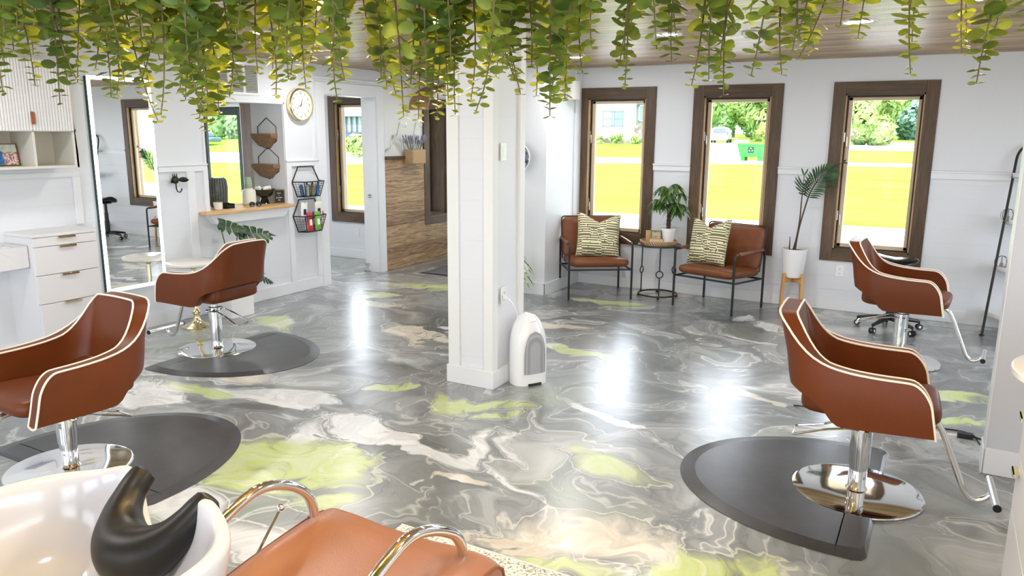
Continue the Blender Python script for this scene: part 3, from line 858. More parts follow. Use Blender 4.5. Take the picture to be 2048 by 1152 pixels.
# ------------------------------------------------------------------ lounge armchairs
def lounge(name, label, loc, rz):
    r = thing(name, label, 'armchair', loc, rz, 'brown leather armchairs at the window wall')
    W, D, AH = .335, .29, .585
    for s, nm in ((1, 'side_frame'), (-1, 'side_frame')):
        pts = rail([(s * W, -D, 0), (s * W, -D, AH), (s * W, D - .02, AH + .01), (s * W, D, AH - .05), (s * W, D, 0)], r=.045)
        obj(nm, MB().tube(pts, .0115, 10), BLACKM, parent=r)
        obj('armrest_pad', MB().tube([(s * W, -D + .07, AH + .002), (s * W, D - .05, AH + .010)], .0185, 12), LEATHER3, parent=r)
    obj('cross_bar', MB().tube([(-W, -D + .03, .315), (W, -D + .03, .315)], .010, 8).tube([(-W, D - .04, .30), (W, D - .04, .30)], .010, 8).tube([(-W, -D, .315), (-W, D, .30)], .010, 8).tube([(W, -D, .315), (W, D, .30)], .010, 8), BLACKM, parent=r)
    def pad(cx, cy, cz, hx, hy, hz, tilt, puff=.02):
        M = Matrix.Translation((cx, cy, cz)) @ Matrix.Rotation(tilt, 4, 'X')
        def f(u, v):
            a = u * 2 * PI; b = (v - .5) * PI
            ca, sa = math.cos(a), math.sin(a)
            e = .22
            sx = (abs(ca) ** e) * (1 if ca > 0 else -1); sy = (abs(sa) ** e) * (1 if sa > 0 else -1)
            rr = abs(math.cos(b)) ** .3; zz = math.sin(b); zz = (abs(zz) ** .8) * (1 if zz > 0 else -1)
            return M @ Vector((hx * sx * rr, hy * sy * rr, hz * zz))
        return MB().grid(f, 48, 14, closeu=True)
    obj('seat', pad(0, -.01, .375, .318, .285, .052, math.radians(-3)), LEATHER3, parent=r, ang=80)
    M = Matrix.Translation((0, .235, .585)) @ Matrix.Rotation(math.radians(78), 4, 'X')
    obj('backrest', pad(0, .262, .60, .322, .225, .035, math.radians(78)), LEATHER3, parent=r, ang=80)
    fr = rail([(-.325, .215, .37), (-.325, .312, .805), (-.30, .318, .822), (.30, .318, .822), (.325, .312, .805), (.325, .215, .37)], r=.02)
    obj('back_welt', MB().tube(fr, .008, 8), pr('dark_welt', lin(60, 34, 22), .5), parent=r)
    return r
lounge('lounge_chair', 'brown leather armchair with black tube frame below the leftmost window', (-3.215, 7.60, 0), math.atan2(.39, .56) )
lounge('lounge_chair', 'brown leather armchair with black tube frame below the middle window', (-1.895, 7.685, 0), math.atan2(-.195, .657))

def maze_mat():
    m = NT('maze_cushion_fabric')
    tc = m.n('ShaderNodeTexCoord'); sx = m.n('ShaderNodeSeparateXYZ'); m.l(tc.outputs['Object'], sx.inputs[0])
    u, v = sx.outputs[0], sx.outputs[2]
    h = .025
    cv = m.math('FLOOR', m.math('DIVIDE', v, .075)); wq = m.n('ShaderNodeTexWhiteNoise', noise_dimensions='1D'); m.l(cv, wq.inputs['W'])
    cu = m.math('FLOOR', m.math('DIVIDE', m.math('ADD', u, m.math('MULTIPLY', wq.outputs[0], .3)), .07))
    cmb = m.n('ShaderNodeCombineXYZ'); m.l(cu, cmb.inputs[0]); m.l(cv, cmb.inputs[1])
    wn = m.n('ShaderNodeTexWhiteNoise', noise_dimensions='2D'); m.l(cmb.outputs[0], wn.inputs['Vector'])
    sh = m.math('MULTIPLY', m.math('FLOOR', m.math('MULTIPLY', wn.outputs[0], 1.99)), .5)
    t = m.math('ADD', m.math('DIVIDE', v, h), sh)
    fr = m.math('FRACT', t)
    dark = m.math('LESS_THAN', fr, .44)
    # upright connectors and gaps
    cu2 = m.math('FLOOR', m.math('DIVIDE', u, .017)); row = m.math('FLOOR', t)
    cmb2 = m.n('ShaderNodeCombineXYZ'); m.l(cu2, cmb2.inputs[0]); m.l(row, cmb2.inputs[1])
    wn2 = m.n('ShaderNodeTexWhiteNoise', noise_dimensions='2D'); m.l(cmb2.outputs[0], wn2.inputs['Vector'])
    fu = m.math('FRACT', m.math('DIVIDE', u, .017))
    bar = m.math('MULTIPLY', m.math('LESS_THAN', fu, .38), m.math('GREATER_THAN', wn2.outputs[0], .93))
    gap = m.math('MULTIPLY', m.math('LESS_THAN', fu, .42), m.math('LESS_THAN', wn2.outputs[0], .06))
    d = m.math('MAXIMUM', m.math('SUBTRACT', dark, gap, clamp=True), bar)
    m.l(m.mix(d, lin(232, 228, 196), lin(98, 92, 58)), m.b.inputs['Base Color']); m.b.inputs['Roughness'].default_value = .85
    nz = m.noise(m.coord('Object'), 220, 2, .5); m.bump(nz.outputs[0], .3, .002)
    return m.mat
MAZE = maze_mat()
def pillow(label, loc, rot, size=.47):
    def face(sgn):
        def f(a, b):
            u, v = a * 2 - 1, b * 2 - 1
            k = .93 + .07 * (u * u) * (v * v)
            x = u * size / 2 * (1 - .07 * (1 - v * v) * 1.0); z = v * size / 2 * (1 - .07 * (1 - u * u))
            if v > 0: z -= .085 * max(0, 1 - abs(u) * 1.35) * v ** 2          # chopped top edge
            th = .085 * ((1 - u ** 4) * (1 - v ** 4)) ** .6
            return (x, sgn * th, z + size / 2)
        return f
    t = thing('throw_pillow', label, 'cushion', loc, 0, 'maze patterned cushions')
    t.rotation_euler = rot
    obj('cover', MB().grid(face(-1), 26, 26).grid(face(1), 26, 26), MAZE, parent=t, ang=80)
    pts = []
    n = 12
    for i in range(n): pts.append(face(1)(i / n, 0))
    for i in range(n): pts.append(face(1)(1, i / n))
    for i in range(n): pts.append(face(1)(1 - i / n, 1))
    for i in range(n): pts.append(face(1)(0, 1 - i / n))
    obj('welt', MB().tube([Vector(p) for p in pts], .0035, 6, closed=True), pr('olive_welt', lin(170, 176, 140), .8), parent=t)
    return t
pillow('square maze patterned cushion on the armchair below the leftmost window', (-3.16, 7.53, .425), (math.radians(-17), math.radians(4), math.atan2(.39, .56) - .05), .47)
pillow('square maze patterned cushion on the armchair below the middle window', (-2.035, 7.66, .425), (math.radians(-15), math.radians(-3), math.atan2(-.195, .657) - .12), .47)

# ------------------------------------------------------------------ end table, tray and what stands on it
TX, TY = -2.585, 7.86
t = thing('end_table', 'small round black metal side table between the two armchairs', 'side table', (TX, TY, 0))
obj('table_top', MB().lathe([(.0005, .552), (.225, .552), (.23, .556), (.23, .566), (.225, .57), (.0005, .57)], 48), pr('dark_table_top', lin(50, 50, 48), .3), parent=t)
obj('base_ring', MB().tube([(.205 * math.cos(a * PI / 24), .205 * math.sin(a * PI / 24), .028) for a in range(48)], .009, 8, closed=True), BLACKM, parent=t)
for k in range(3):
    a = math.radians(-68 + k * 120); x, y = .2 * math.cos(a), .2 * math.sin(a)
    obj('leg', MB().tube([(x, y, .02), (x, y, .235)], .007, 8).tube([(x, y, .305), (x, y, .555)], .007, 8).tube([(x + .036 * math.cos(b * PI / 12) * -math.sin(a), y + .036 * math.cos(b * PI / 12) * math.cos(a), .27 + .036 * math.sin(b * PI / 12)) for b in range(24)], .006, 8, closed=True), BLACKM, parent=t)
for k in range(4):
    a = math.radians(20 + k * 90); obj('foot', MB().lathe([(.012, 0), (.012, .02)], 12, (.205 * math.cos(a), .205 * math.sin(a), 0), cap=True), BLACKP, parent=t)
rt = NT('woven_rattan'); c = rt.coord('Object', (1, 1, 1)); wv = rt.n('ShaderNodeTexWave'); wv.wave_type = 'BANDS'; wv.bands_direction = 'DIAGONAL'; wv.inputs['Scale'].default_value = 22; wv.inputs['Distortion'].default_value = 1.5
rt.l(c, wv.inputs[0]); rt.l(rt.ramp(wv.outputs[0], [(.2, lin(140, 108, 72)), (.6, lin(204, 174, 130))]), rt.b.inputs['Base Color']); rt.bump(wv.outputs[0], .6, .005); rt.b.inputs['Roughness'].default_value = .6
RATTAN = rt.mat
t = thing('serving_tray', 'round woven rattan tray on the black side table', 'tray', (TX - .01, TY - .01, .57))
obj('tray_base', MB().lathe([(.0005, 0), (.18, 0), (.18, .008), (.0005, .008)], 40), RATTAN, parent=t)
obj('rim', MB().lathe([(.176, .002), (.186, 0), (.196, .02), (.198, .042), (.19, .045), (.184, .03), (.176, .008)], 48), RATTAN, parent=t)

def leaf(mb, base, d, up, L, W, droop=.3, n=6, fold=.15, mi=0, tipw=.0):
    """a pointed leaf blade from base along d"""
    base = Vector(base); d = Vector(d).normalized(); up = Vector(up)
    side = d.cross(up)
    if side.length < 1e-4: side = d.orthogonal()
    side.normalize(); nrm = side.cross(d).normalized()
    vs = []
    for i in range(n + 1):
        t_ = i / n
        w_ = W * math.sin(PI * min(1, t_ * .93 + .05)) ** .8 if i < n else W * tipw
        c_ = base + d * (L * t_) - Vector((0, 0, 1)) * (droop * L * t_ * t_)
        vs += [c_ - side * w_ / 2 + nrm * (fold * w_), c_, c_ + side * w_ / 2 + nrm * (fold * w_)]
    fs = []
    for i in range(n):
        for j in (0, 1):
            fs.append((i * 3 + j, i * 3 + j + 1, (i + 1) * 3 + j + 1, (i + 1) * 3 + j))
    mb.add(vs, fs, mi)
def leafmat(name, dark, light, rough=.4, trans=.25, scale=12):
    m = NT(name); c = m.coord('Object'); nz = m.noise(c, scale, 2, .5)
    col = m.ramp(nz.outputs[0], [(.35, dark), (.65, light)])
    m.l(col, m.b.inputs['Base Color']); m.b.inputs['Roughness'].default_value = rough
    tl = m.n('ShaderNodeBsdfTranslucent'); m.l(col, tl.inputs[0])
    mx = m.n('ShaderNodeMixShader'); mx.inputs[0].default_value = trans
    m.l(m.b.outputs[0], mx.inputs[1]); m.l(tl.outputs[0], mx.inputs[2]); m.l(mx.outputs[0], m.t.nodes['Material Output'].inputs[0])
    return m.mat
GREENLEAF = leafmat('green_leaf', lin(54, 88, 44), lin(112, 146, 76))
DARKLEAF = leafmat('dark_leaf', lin(22, 52, 26), lin(58, 96, 44))
BARK = pr('brown_stem', lin(72, 60, 44), .8, noise_amt=.3, nscale=30)
GSTEM = pr('green_stem', lin(70, 100, 52), .5)

PXp, PYp = -2.505, 7.89
t = thing('money_tree', 'small braided-trunk plant with palmate leaves in a white pot on the tray', 'potted plant', (PXp, PYp, .578))
obj('pot', MB().lathe([(.0005, 0), (.052, 0), (.057, .004), (.078, .155), (.078, .165), (.072, .165), (.069, .15), (.0005, .148)], 36), WPLAST, parent=t)
obj('soil', MB().lathe([(.0005, .153), (.069, .151)], 20), SOIL, parent=t)
mb = MB()
for k in range(4):
    pts = []
    for i in range(13):
        a = i * .62 + k * PI / 2
        pts.append((.016 * math.cos(a), .016 * math.sin(a), .15 + i * .017))
    mb.tube(pts, .009, 7)
obj('trunk', mb, BARK, parent=t)
rnd = random.Random(3)
lf = MB(); st = MB()
for k in range(22):
    a = k * 2.399; el = rnd.uniform(.0, 1.0)
    z0 = .30 + .10 * el
    Lp = rnd.uniform(.09, .18)
    tip = Vector((math.cos(a) * Lp * (1.1 - .6 * el), math.sin(a) * Lp * .7 * (1.1 - .6 * el), z0 + .05 + .20 * el - .02 * k / 17))
    st.tube([(0, 0, z0), (tip.x * .5, tip.y * .5, z0 + (tip.z - z0) * .75), tip], .0022, 5)
    for q in range(6):
        b = a + (q - 2.5) * .85
        d_ = Vector((math.cos(b), math.sin(b), -.35 + .2 * (abs(q - 2.5) < 1)))
        leaf(lf, tip, d_, (0, 0, 1), rnd.uniform(.09, .15), .034, .7)
obj('foliage', lf, GREENLEAF, parent=t, ang=80); obj('leaf_stalks', st, GSTEM, parent=t)
def sign_block(name, label, loc, rz, w_, h_, dpt, face, frame, lines, size, tcol, cat='sign', tilt=0):
    t = thing(name, label, cat, loc, rz)
    t.rotation_euler = (tilt, 0, rz)
    e = .007
    obj('frame', MB().box(-w_ / 2, w_ / 2, -dpt / 2, dpt / 2, 0, e).box(-w_ / 2, w_ / 2, -dpt / 2, dpt / 2, h_ - e, h_).box(-w_ / 2, -w_ / 2 + e, -dpt / 2, dpt / 2, e, h_ - e).box(w_ / 2 - e, w_ / 2, -dpt / 2, dpt / 2, e, h_ - e), frame, parent=t, bevel=.001)
    p = obj('panel', MB().box(-w_ / 2 + e, w_ / 2 - e, -dpt / 2 + .004, dpt / 2 - .002, e, h_ - e), face, parent=t, smooth=False)
    for i, ln in enumerate(lines):
        text('lettering', ln, size, tcol, p, (0, -dpt / 2 + .0035, h_ / 2 + (len(lines) / 2 - i - .5) * size * 1.25), (PI / 2, 0, 0))
    return t
INK = pr('dark_ink', lin(40, 36, 30), .7)
CHALK = pr('chalk_white', lin(225, 225, 220), .8)
sign_block('word_block', 'small wooden framed word block lying in front on the rattan tray', (-2.58, 7.735, .579), .06, .15, .058, .03, pr('cream_panel', lin(232, 222, 196), .7), LIGHTWOOD, ['INVEST IN YOUR HAIR', 'YOU WEAR IT EVERY DAY'], .0105, INK)
m = NT('little_landscape_print'); c = m.coord('Object', (14, 1, 18)); nz = m.noise(c, 1.2, 4, .6, .5)
m.l(m.ramp(nz.outputs[0], [(.35, lin(130, 92, 62)), (.45, lin(190, 150, 110)), (.55, lin(176, 196, 160)), (.68, lin(110, 140, 170))]), m.b.inputs['Base Color'])
sign_block('picture_block', 'little landscape picture in a dark frame, behind the word block on the tray', (-2.615, 7.83, .579), .02, .115, .135, .02, m.mat, pr('picture_edge', lin(110, 90, 66), .6), [], .01, INK, 'picture')
o = obj('wooden_card', MB().box(-.05, .05, -.004, .004, 0, .13), LIGHTWOOD, bevel=.002); o.location = (-2.69, 7.86, .579); o.rotation_euler = (0, 0, .5)
tag(o, 'pale wooden plaque standing at the left edge of the rattan tray', 'plaque')

# ------------------------------------------------------------------ palm on a wooden stand
sx_, sy_ = -1.215, 7.90
t = thing('plant_stand', 'light wooden four-legged plant stand below the wall between middle and right window', 'plant stand', (sx_, sy_, 0), math.radians(12))
for k in range(4):
    a = PI / 4 + k * PI / 2; x, y = .118 * math.cos(a), .118 * math.sin(a)
    obj('leg', MB().add([(x * 1.12 + dx, y * 1.12 + dy, 0) for dx, dy in ((-.013, -.013), (.013, -.013), (.013, .013), (-.013, .013))] + [(x + dx, y + dy, .385) for dx, dy in ((-.013, -.013), (.013, -.013), (.013, .013), (-.013, .013))],
        [(3, 2, 1, 0), (4, 5, 6, 7), (0, 1, 5, 4), (1, 2, 6, 5), (2, 3, 7, 6), (3, 0, 4, 7)]), BAMBOO, parent=t, bevel=.004)
q = .083
obj('cross_brace', MB().box(-.155 * .75, .155 * .75, -.012, .012, .29, .335, M=Matrix.Rotation(PI / 4, 4, 'Z')).box(-.155 * .75, .155 * .75, -.012, .012, .285, .330, M=Matrix.Rotation(-PI / 4, 4, 'Z')), BAMBOO, parent=t, bevel=.003)
t = thing('potted_palm', 'young palm with two fronds in a ribbed white pot on the wooden stand', 'potted plant', (sx_, sy_, .338))
prof = [(.0005, 0), (.088, 0), (.094, .006)]
for i in range(25):
    z = .01 + i * .0105
    prof.append((.095 + .026 * i / 24 + (.0016 if i % 2 else -.0004), z))
prof += [(.124, .275), (.124, .285), (.114, .285), (.112, .26), (.0005, .258)]
obj('pot', MB().lathe(prof, 48), WPLAST, parent=t)
obj('soil', MB().lathe([(.0005, .265), (.112, .262)], 24), SOIL, parent=t)
st = MB(); lf = MB()
def frond(pts, n0, Lf, spread, droop):
    P_ = rail(pts, 10, .2)
    st.tube(P_, [.009 - .006 * i / len(P_) for i in range(len(P_))], 6)
    N = len(P_)
    for i in range(int(N * n0), N):
        f_ = (i - N * n0) / (N * (1 - n0))
        p = P_[i]; d = (P_[min(N - 1, i + 1)] - P_[max(0, i - 1)]).normalized()
        side = d.cross(Vector((0, 1, 0))).normalized()
        L_ = Lf * (math.sin(PI * (f_ * .75 + .2)))
        for sg in (-1, 1):
            dd = (side * sg * (1 - .45 * f_) + d * (.55 + .9 * f_) + Vector((0, rnd.uniform(-.25, .1), 0))).normalized()
            leaf(lf, p, dd, (0, 1, 0), L_, .016, droop)
frond([(0, 0, .26), (.02, -.01, .48), (.10, -.03, .85), (.20, -.05, 1.02), (.37, -.06, 1.13)], .42, .20, 1, .25)
frond([(-.01, 0, .26), (.025, -.01, .50), (.03, -.02, .80), (.035, -.02, 1.0)], .78, .13, .3, -.1)
st.tube([(-.05, 0, .26), (-.055, 0, .40)], [.008, .003], 6)
st.tube([(-.01, .02, .25), (.0, .02, .34)], [.02, .012], 8)
obj('fronds', lf, DARKLEAF, parent=t, ang=80); obj('stem', st, BARK, parent=t)

# ------------------------------------------------------------------ saddle stool
t = thing('saddle_stool', 'black saddle-seat rolling stool behind the far right styling chair', 'stool', (-.30, 7.55, 0), math.radians(8))
def saddle(u, v):
    a = u * 2 * PI; b = (v - .5) * PI
    ca, sa = math.cos(a), math.sin(a)
    rr = abs(math.cos(b)) ** .5; zz = math.sin(b)
    x = .185 * ca * rr * (1 + .08 * sa * sa); y = .15 * sa * rr * (1.0 - .25 * ca)
    z = .625 + .035 * zz + .055 * (x / .185) ** 2 * (1 if x < 0 else .35) - .035 * (abs(y) / .15) ** 2
    return (x, y, z)
obj('seat', MB().grid(saddle, 44, 16, closeu=True), BLACKL, parent=t, ang=80)
obj('seat_plate', MB().box(-.09, .09, -.06, .06, .575, .59).tube([(.05, -.05, .585), (.16, -.10, .575)], .006, 8), BLACKM, parent=t)
obj('gas_lift', MB().lathe([(.04, .10), (.036, .13), (.036, .30), (.03, .31), (.030, .42), (.024, .43), (.020, .58)], 24), BLACKP, parent=t)
for k in range(5):
    a = math.radians(20 + 72 * k); c_, s_ = math.cos(a), math.sin(a)
    arm = obj('base_arm', MB().tube([(0, 0, .105), (.12 * c_, .12 * s_, .10), (.27 * c_, .27 * s_, .075)], [.026, .022, .014], 8), BLACKP, parent=t)
    ca = MB().tube([(.27 * c_, .27 * s_, .085), (.27 * c_, .27 * s_, .05)], .007, 8)
    for off in (-.014, .014):
        cx_, cy_ = .27 * c_ - s_ * off, .27 * s_ + c_ * off
        ca.tube([(cx_ - s_ * -.007, cy_ + c_ * -.007, .026), (cx_ - s_ * .007, cy_ + c_ * .007, .026)], .026, 18)
    obj('caster', ca, BLACKP, parent=arm)
    obj('wheel_rim', MB().tube([(.27 * c_ + s_ * -.022, .27 * s_ - c_ * -.022, .026), (.27 * c_ + s_ * .022, .27 * s_ - c_ * .022, .026)], .012, 14), WPLAST, parent=arm)

# ------------------------------------------------------------------ leaning ladder shelf
t = thing('ladder_shelf', 'leaning ladder shelf with black tube frame and round-ended white shelves beside the partition', 'shelf', (.43, 7.88, 0))
for s in (0, .50):
    g = 1 if s == 0 else -1
    pts = rail([(s, -.16, 0), (s + g * .108, .20, 1.56), (s + g * .14, .215, 1.63), (.25, .22, 1.645)], r=.05)
    obj('side_pole', MB().tube(pts, .011, 10).lathe([(.02, 0), (.02, .012)], 12, (s, -.16, 0), cap=True), BLACKM, parent=t)
for (z, dp) in ((.14, .36), (.55, .28), (.965, .22), (1.365, .17)):
    yb = .225
    y0 = yb - dp
    def outline(e):
        pts = []
        for i in range(17):
            a = PI + PI * i / 16
            pts.append((.25 + (.246 - .058 * z + e) * (abs(math.cos(a)) ** .7) * (1 if math.cos(a) > 0 else -1), yb - (dp + e) * (abs(math.sin(a)) ** .7)))
        return pts
    sh = MB().prism(outline(0), z, z + .012)
    po, pi = outline(0), outline(-.010)
    k = len(po)
    vs = [(p[0], p[1], z) for p in po] + [(p[0], p[1], z + .045) for p in po] + [(p[0], p[1], z + .045) for p in pi] + [(p[0], p[1], z) for p in pi]
    fs = [(i + a * k, i + 1 + a * k, i + 1 + ((a + 1) % 4) * k, i + ((a + 1) % 4) * k) for i in range(k - 1) for a in range(4)]
    sh.add(vs, fs)
    obj('shelf_tray', sh, WPLAST, parent=t)
for j, (z, lb) in enumerate(((.577, 'small black wire sphere ornament on the lower middle shelf of the ladder shelf'), (.992, 'small black wire sphere ornament on the upper middle shelf of the ladder shelf'))):
    q = thing('wire_ornament', lb, 'ornament', (.52, 7.95, z + .055), 0, 'wire sphere ornaments')
    mb = MB()
    for k in range(4):
        R_ = Matrix.Rotation(k * PI / 4, 3, 'Z')
        mb.tube([R_ @ Vector((.055 * math.cos(a * PI / 12), 0, .055 * math.sin(a * PI / 12))) for a in range(24)], .0018, 5, closed=True)
    obj('wire_cage', mb, BLACKM, parent=q)
    obj('core', MB().lathe([(.03, -.055), (.018, -.045), (.012, -.01), (.0005, 0)], 14), GREYP, parent=q)

# ------------------------------------------------------------------ air purifier by the column
t = thing('air_purifier', 'white upright floor vacuum unit with grey grille at the foot of the column', 'appliance', (-2.425, 4.575, 0), math.radians(58))
def body(u, v):
    a = u * 2 * PI
    z = v * .50
    ca, sa = math.cos(a), math.sin(a)
    hx = .13 * (1 - .10 * (abs(v - .28) / .72) ** 2) ; hy = .10
    k = 1.0 if v < .5 else max(0, 1 - ((v - .5) / .5) ** 2.4) ** .5
    e = .75
    x = hx * k * (abs(ca) ** e) * (1 if ca > 0 else -1); y = hy * (k ** .6) * (abs(sa) ** e) * (1 if sa > 0 else -1) + .02 * (1 - k)
    return (x, y, z)
obj('body', MB().grid(body, 48, 30, closeu=True), WPLAST, parent=t, ang=70)
def grille(u, v):
    x = (u * 2 - 1) * .085 * (1.0 if v < .35 else math.sqrt(max(0, 1 - ((v - .35) / .65) ** 2.2)) * .94 + .06)
    z = .085 + v * .30
    k = 1.0 if z < .25 else max(0, 1 - ((z / .5 - .5) / .5) ** 2.4) ** .5
    hy = .105 * (k ** .6)
    hx = .145 * k
    yy = -hy * max(.0, 1 - abs(x / hx) ** 2.66) ** .375 + .02 * (1 - k)
    return (x, yy - .003, z)
gm = NT('perforated_grille'); tc = gm.n('ShaderNodeTexCoord'); vo = gm.n('ShaderNodeTexVoronoi'); vo.inputs['Scale'].default_value = 190; vo.inputs['Randomness'].default_value = 0; gm.l(tc.outputs['Object'], vo.inputs['Vector'])
gm.l(gm.ramp(vo.outputs['Distance'], [(.28, lin(92, 94, 98)), (.4, lin(168, 170, 174))]), gm.b.inputs['Base Color'])
obj('grille', MB().grid(grille, 16, 16), gm.mat, parent=t)
obj('handle', MB().tube(rail([(-.04, -.055, .44), (0, -.075, .46), (.04, -.055, .44)], r=.03), .008, 8), WPLAST, parent=t)
obj('foot_intake', MB().box(-.05, .05, -.109, -.02, .0, .016), pr('dark_slot', lin(40, 40, 42), .6), parent=t)
t = obj('mains_cable', MB().tube(rail([(-2.535, 4.446, .62), (-2.50, 4.455, .60), (-2.475, 4.47, .56), (-2.462, 4.485, .50), (-2.47, 4.51, .42), (-2.50, 4.53, .25), (-2.50, 4.54, .1)], r=.05), .0032, 8).box(-2.548, -2.522, 4.434, 4.458, .61, .635), WPLAST)
tag(t, 'thin white mains cable plugged into the lower column outlet', 'cord')

def outlet(label, loc, rz, parent=None, kind='outlet'):
    t = thing('wall_outlet', label, 'outlet', loc, rz, 'white wall outlets')
    obj('cover_plate', MB().box(-.037, .037, -.006, 0, -.058, .058), WPLAST, parent=t, bevel=.002)
    for z in ((-.022, .022)):
        s_ = obj('socket', MB().lathe([(.0005, .0), (.016, 0), (.0165, -.003)], 20, (0, 0, 0)), WPLAST, parent=t)
        s_.location = (0, -.0065, z); s_.rotation_euler = (PI / 2, 0, 0)
        obj('slots', MB().box(-.007, -.005, -.0102, -.0095, z - .005 , z + .005).box(.005, .007, -.0102, -.0095, z - .005, z + .005).box(-.002, .002, -.0102, -.0095, z - .011, z - .007), INK, parent=t, smooth=False)
    return t
outlet('white double wall outlet below the window wall, between palm stand and right window', (-.812, YW, .40), 0)
outlet('white double wall outlet low on the wall under the shelf opening', (XL, 5.50, .47), PI / 2)
outlet('white outlet below the hallway window seen through the doorway', (-7.0, YW, .36), 0)
outlet('lower white outlet on the column with a plug in it', (PX1 - .008, 4.455, .63), PI / 2)
outlet('white outlet on the wall stub behind the left armchair', (-3.66, 7.74, .26), PI / 2)
t = thing('wall_outlet', 'upper white outlet on the column at head height', 'outlet', (PX1 - .010, 4.45, 1.60), PI / 2, 'white wall outlets')
obj('cover_plate', MB().box(-.037, .037, -.006, 0, -.058, .058), WPLAST, parent=t, bevel=.002)
obj('switch_insert', MB().box(-.017, .017, -.010, -.005, -.034, .034), WPLAST, parent=t, bevel=.001)

# ------------------------------------------------------------------ left wall: cabinets
t = thing('drawer_unit', 'white four-drawer cabinet with slim brass pulls standing left of the tall lit mirror', 'cabinet', (-6.05, 3.325, 0))
obj('carcass', MB().box(0, .352, -.24, .24, .0, .955).box(0, .372, -.245, .245, .955, .977), CABW, parent=t, bevel=.002)
zz = [.025, .255, .462, .672, .885, .952]
for i in range(1, 5):
    z0, z1 = zz[i - 1] if i < 4 else .672, zz[i] if i < 4 else .885
for (a, b) in ((.03, .458), (.464, .672), (.678, .882), (.888, .951)):
    d_ = obj('drawer', MB().box(.352, .372, -.238, .238, a, b), CABW, parent=t, bevel=.0015)
    obj('pull', MB().box(.372, .392, -.065, .065, b - .004, b + .001).box(.388, .392, -.065, .065, b - .014, b), BRASS, parent=d_, bevel=.001)
t = thing('tool_holder', 'small white box holder with round openings fixed to the left side of the drawer cabinet', 'tool holder', (-6.05, 2.86, .735))
mb = MB().box(.0, .30, 0, .012, 0, .16).box(0, .30, .208, .22, 0, .16).box(.288, .30, 0, .22, 0, .16).box(0, .012, 0, .22, 0, .16).box(0, .30, 0, .22, 0, .01)
obj('box_body', mb, CABW, parent=t, bevel=.002)
mb = MB()
for hx in (.06, .14, .23):
    mb.lathe([(.038, .150), (.036, .166), (.030, .166), (.028, .03), (.0005, .03)], 24, (hx, .11, 0))
mb.box(.012, .288, .012, .072, .150, .156).box(.012, .288, .148, .208, .150, .156)
obj('holder_ring', mb, CABW, parent=t)
t = thing('wall_cabinet', 'white wall cabinet with fluted doors over two open cubbies, left of the tall lit mirror', 'cabinet', (-6.05, 3.0, 1.445))
D = .30
mb = MB().box(0, D, -.55, .535, 0, .018).box(0, D, -.55, .535, .265, .283).box(0, D, -.55, .535, .755, .775).box(0, .012, -.55, .535, 0, .775)
for y in (-.55, -.10, .205, .515):
    mb.box(0, D, y, y + .018, 0, .775)
mb.box(D - .02, D, .50, .535, 0, .775)
obj('carcass', mb, CABIN, parent=t, bevel=.0015)
for (a, b) in ((-.545, -.11), (-.10, .209), (.211, .512)):
    mb = MB(); mb.box(D, D + .010, a, b, .27, .765)
    n = int((b - a) / .0205)
    p_ = (b - a) / n
    for i in range(n):
        yc = a + p_ * (i + .5)
        vs = []; m_ = 6
        for z in (.27, .765):
            for k in range(m_ + 1):
                an = PI * k / m_
                vs.append((D + .010 + .008 * math.sin(an), yc - p_ * .46 * math.cos(an), z))
        mb.add(vs, [(k, k + 1, m_ + 2 + k, m_ + 1 + k) for k in range(m_)] + [tuple(range(m_ + 1)), tuple(m_ + 1 + k for k in range(m_ + 1))[::-1]])
    obj('door', mb, CABW, parent=t, ang=60)
obj('pull_tab', MB().box(D + .018, D + .030, .204, .216, .315, .405).box(D + .030, D + .034, .198, .222, .318, .402), pr('leather_pull', lin(150, 84, 48), .4), parent=t, bevel=.002)
# framed painting in the cubby
m = NT('loose_coastal_painting'); c = m.coord('Object', (1, 9, 9)); nz = m.noise(c, 1.3, 5, .65, .8)
tc = m.n('ShaderNodeTexCoord'); sx = m.n('ShaderNodeSeparateXYZ'); m.l(tc.outputs['Object'], sx.inputs[0])
left = m.math('LESS_THAN', m.math('ADD', sx.outputs[1], m.math('MULTIPLY', nz.outputs[0], .10)), .045)
up_ = m.math('GREATER_THAN', m.math('ADD', sx.outputs[2], m.math('MULTIPLY', nz.outputs[0], .04)), .12)
sea = m.ramp(nz.outputs[0], [(.35, lin(28, 72, 140)), (.6, lin(90, 150, 205))])
town = m.ramp(m.noise(m.coord('Object', (1, 40, 40)), 1.5, 4, .8).outputs[0], [(.38, lin(70, 50, 58)), (.46, lin(190, 120, 110)), (.54, lin(222, 212, 216)), (.7, lin(245, 243, 240))])
sky = m.ramp(nz.outputs[0], [(.3, lin(190, 210, 214)), (.6, lin(236, 238, 228))])
m.l(m.mix(up_, m.mix(left, town, sea), sky), m.b.inputs['Base Color'])
t = thing('framed_picture', 'loose blue and white coastal painting in a thin gold frame leaning in the cubby', 'picture', (-5.93, 3.095, 1.464)); t.rotation_euler = (0, math.radians(-12), 0)
obj('frame', MB().box(0, .012, -.10, .10, 0, .006).box(0, .012, -.10, .10, .154, .16).box(0, .012, -.10, -.094, 0, .16).box(0, .012, .094, .10, 0, .16), pr('thin_gold_frame', lin(120, 96, 52), .35, .6), parent=t)
obj('painting', MB().box(.002, .008, -.094, .094, .006, .154), m.mat, parent=t, smooth=False)

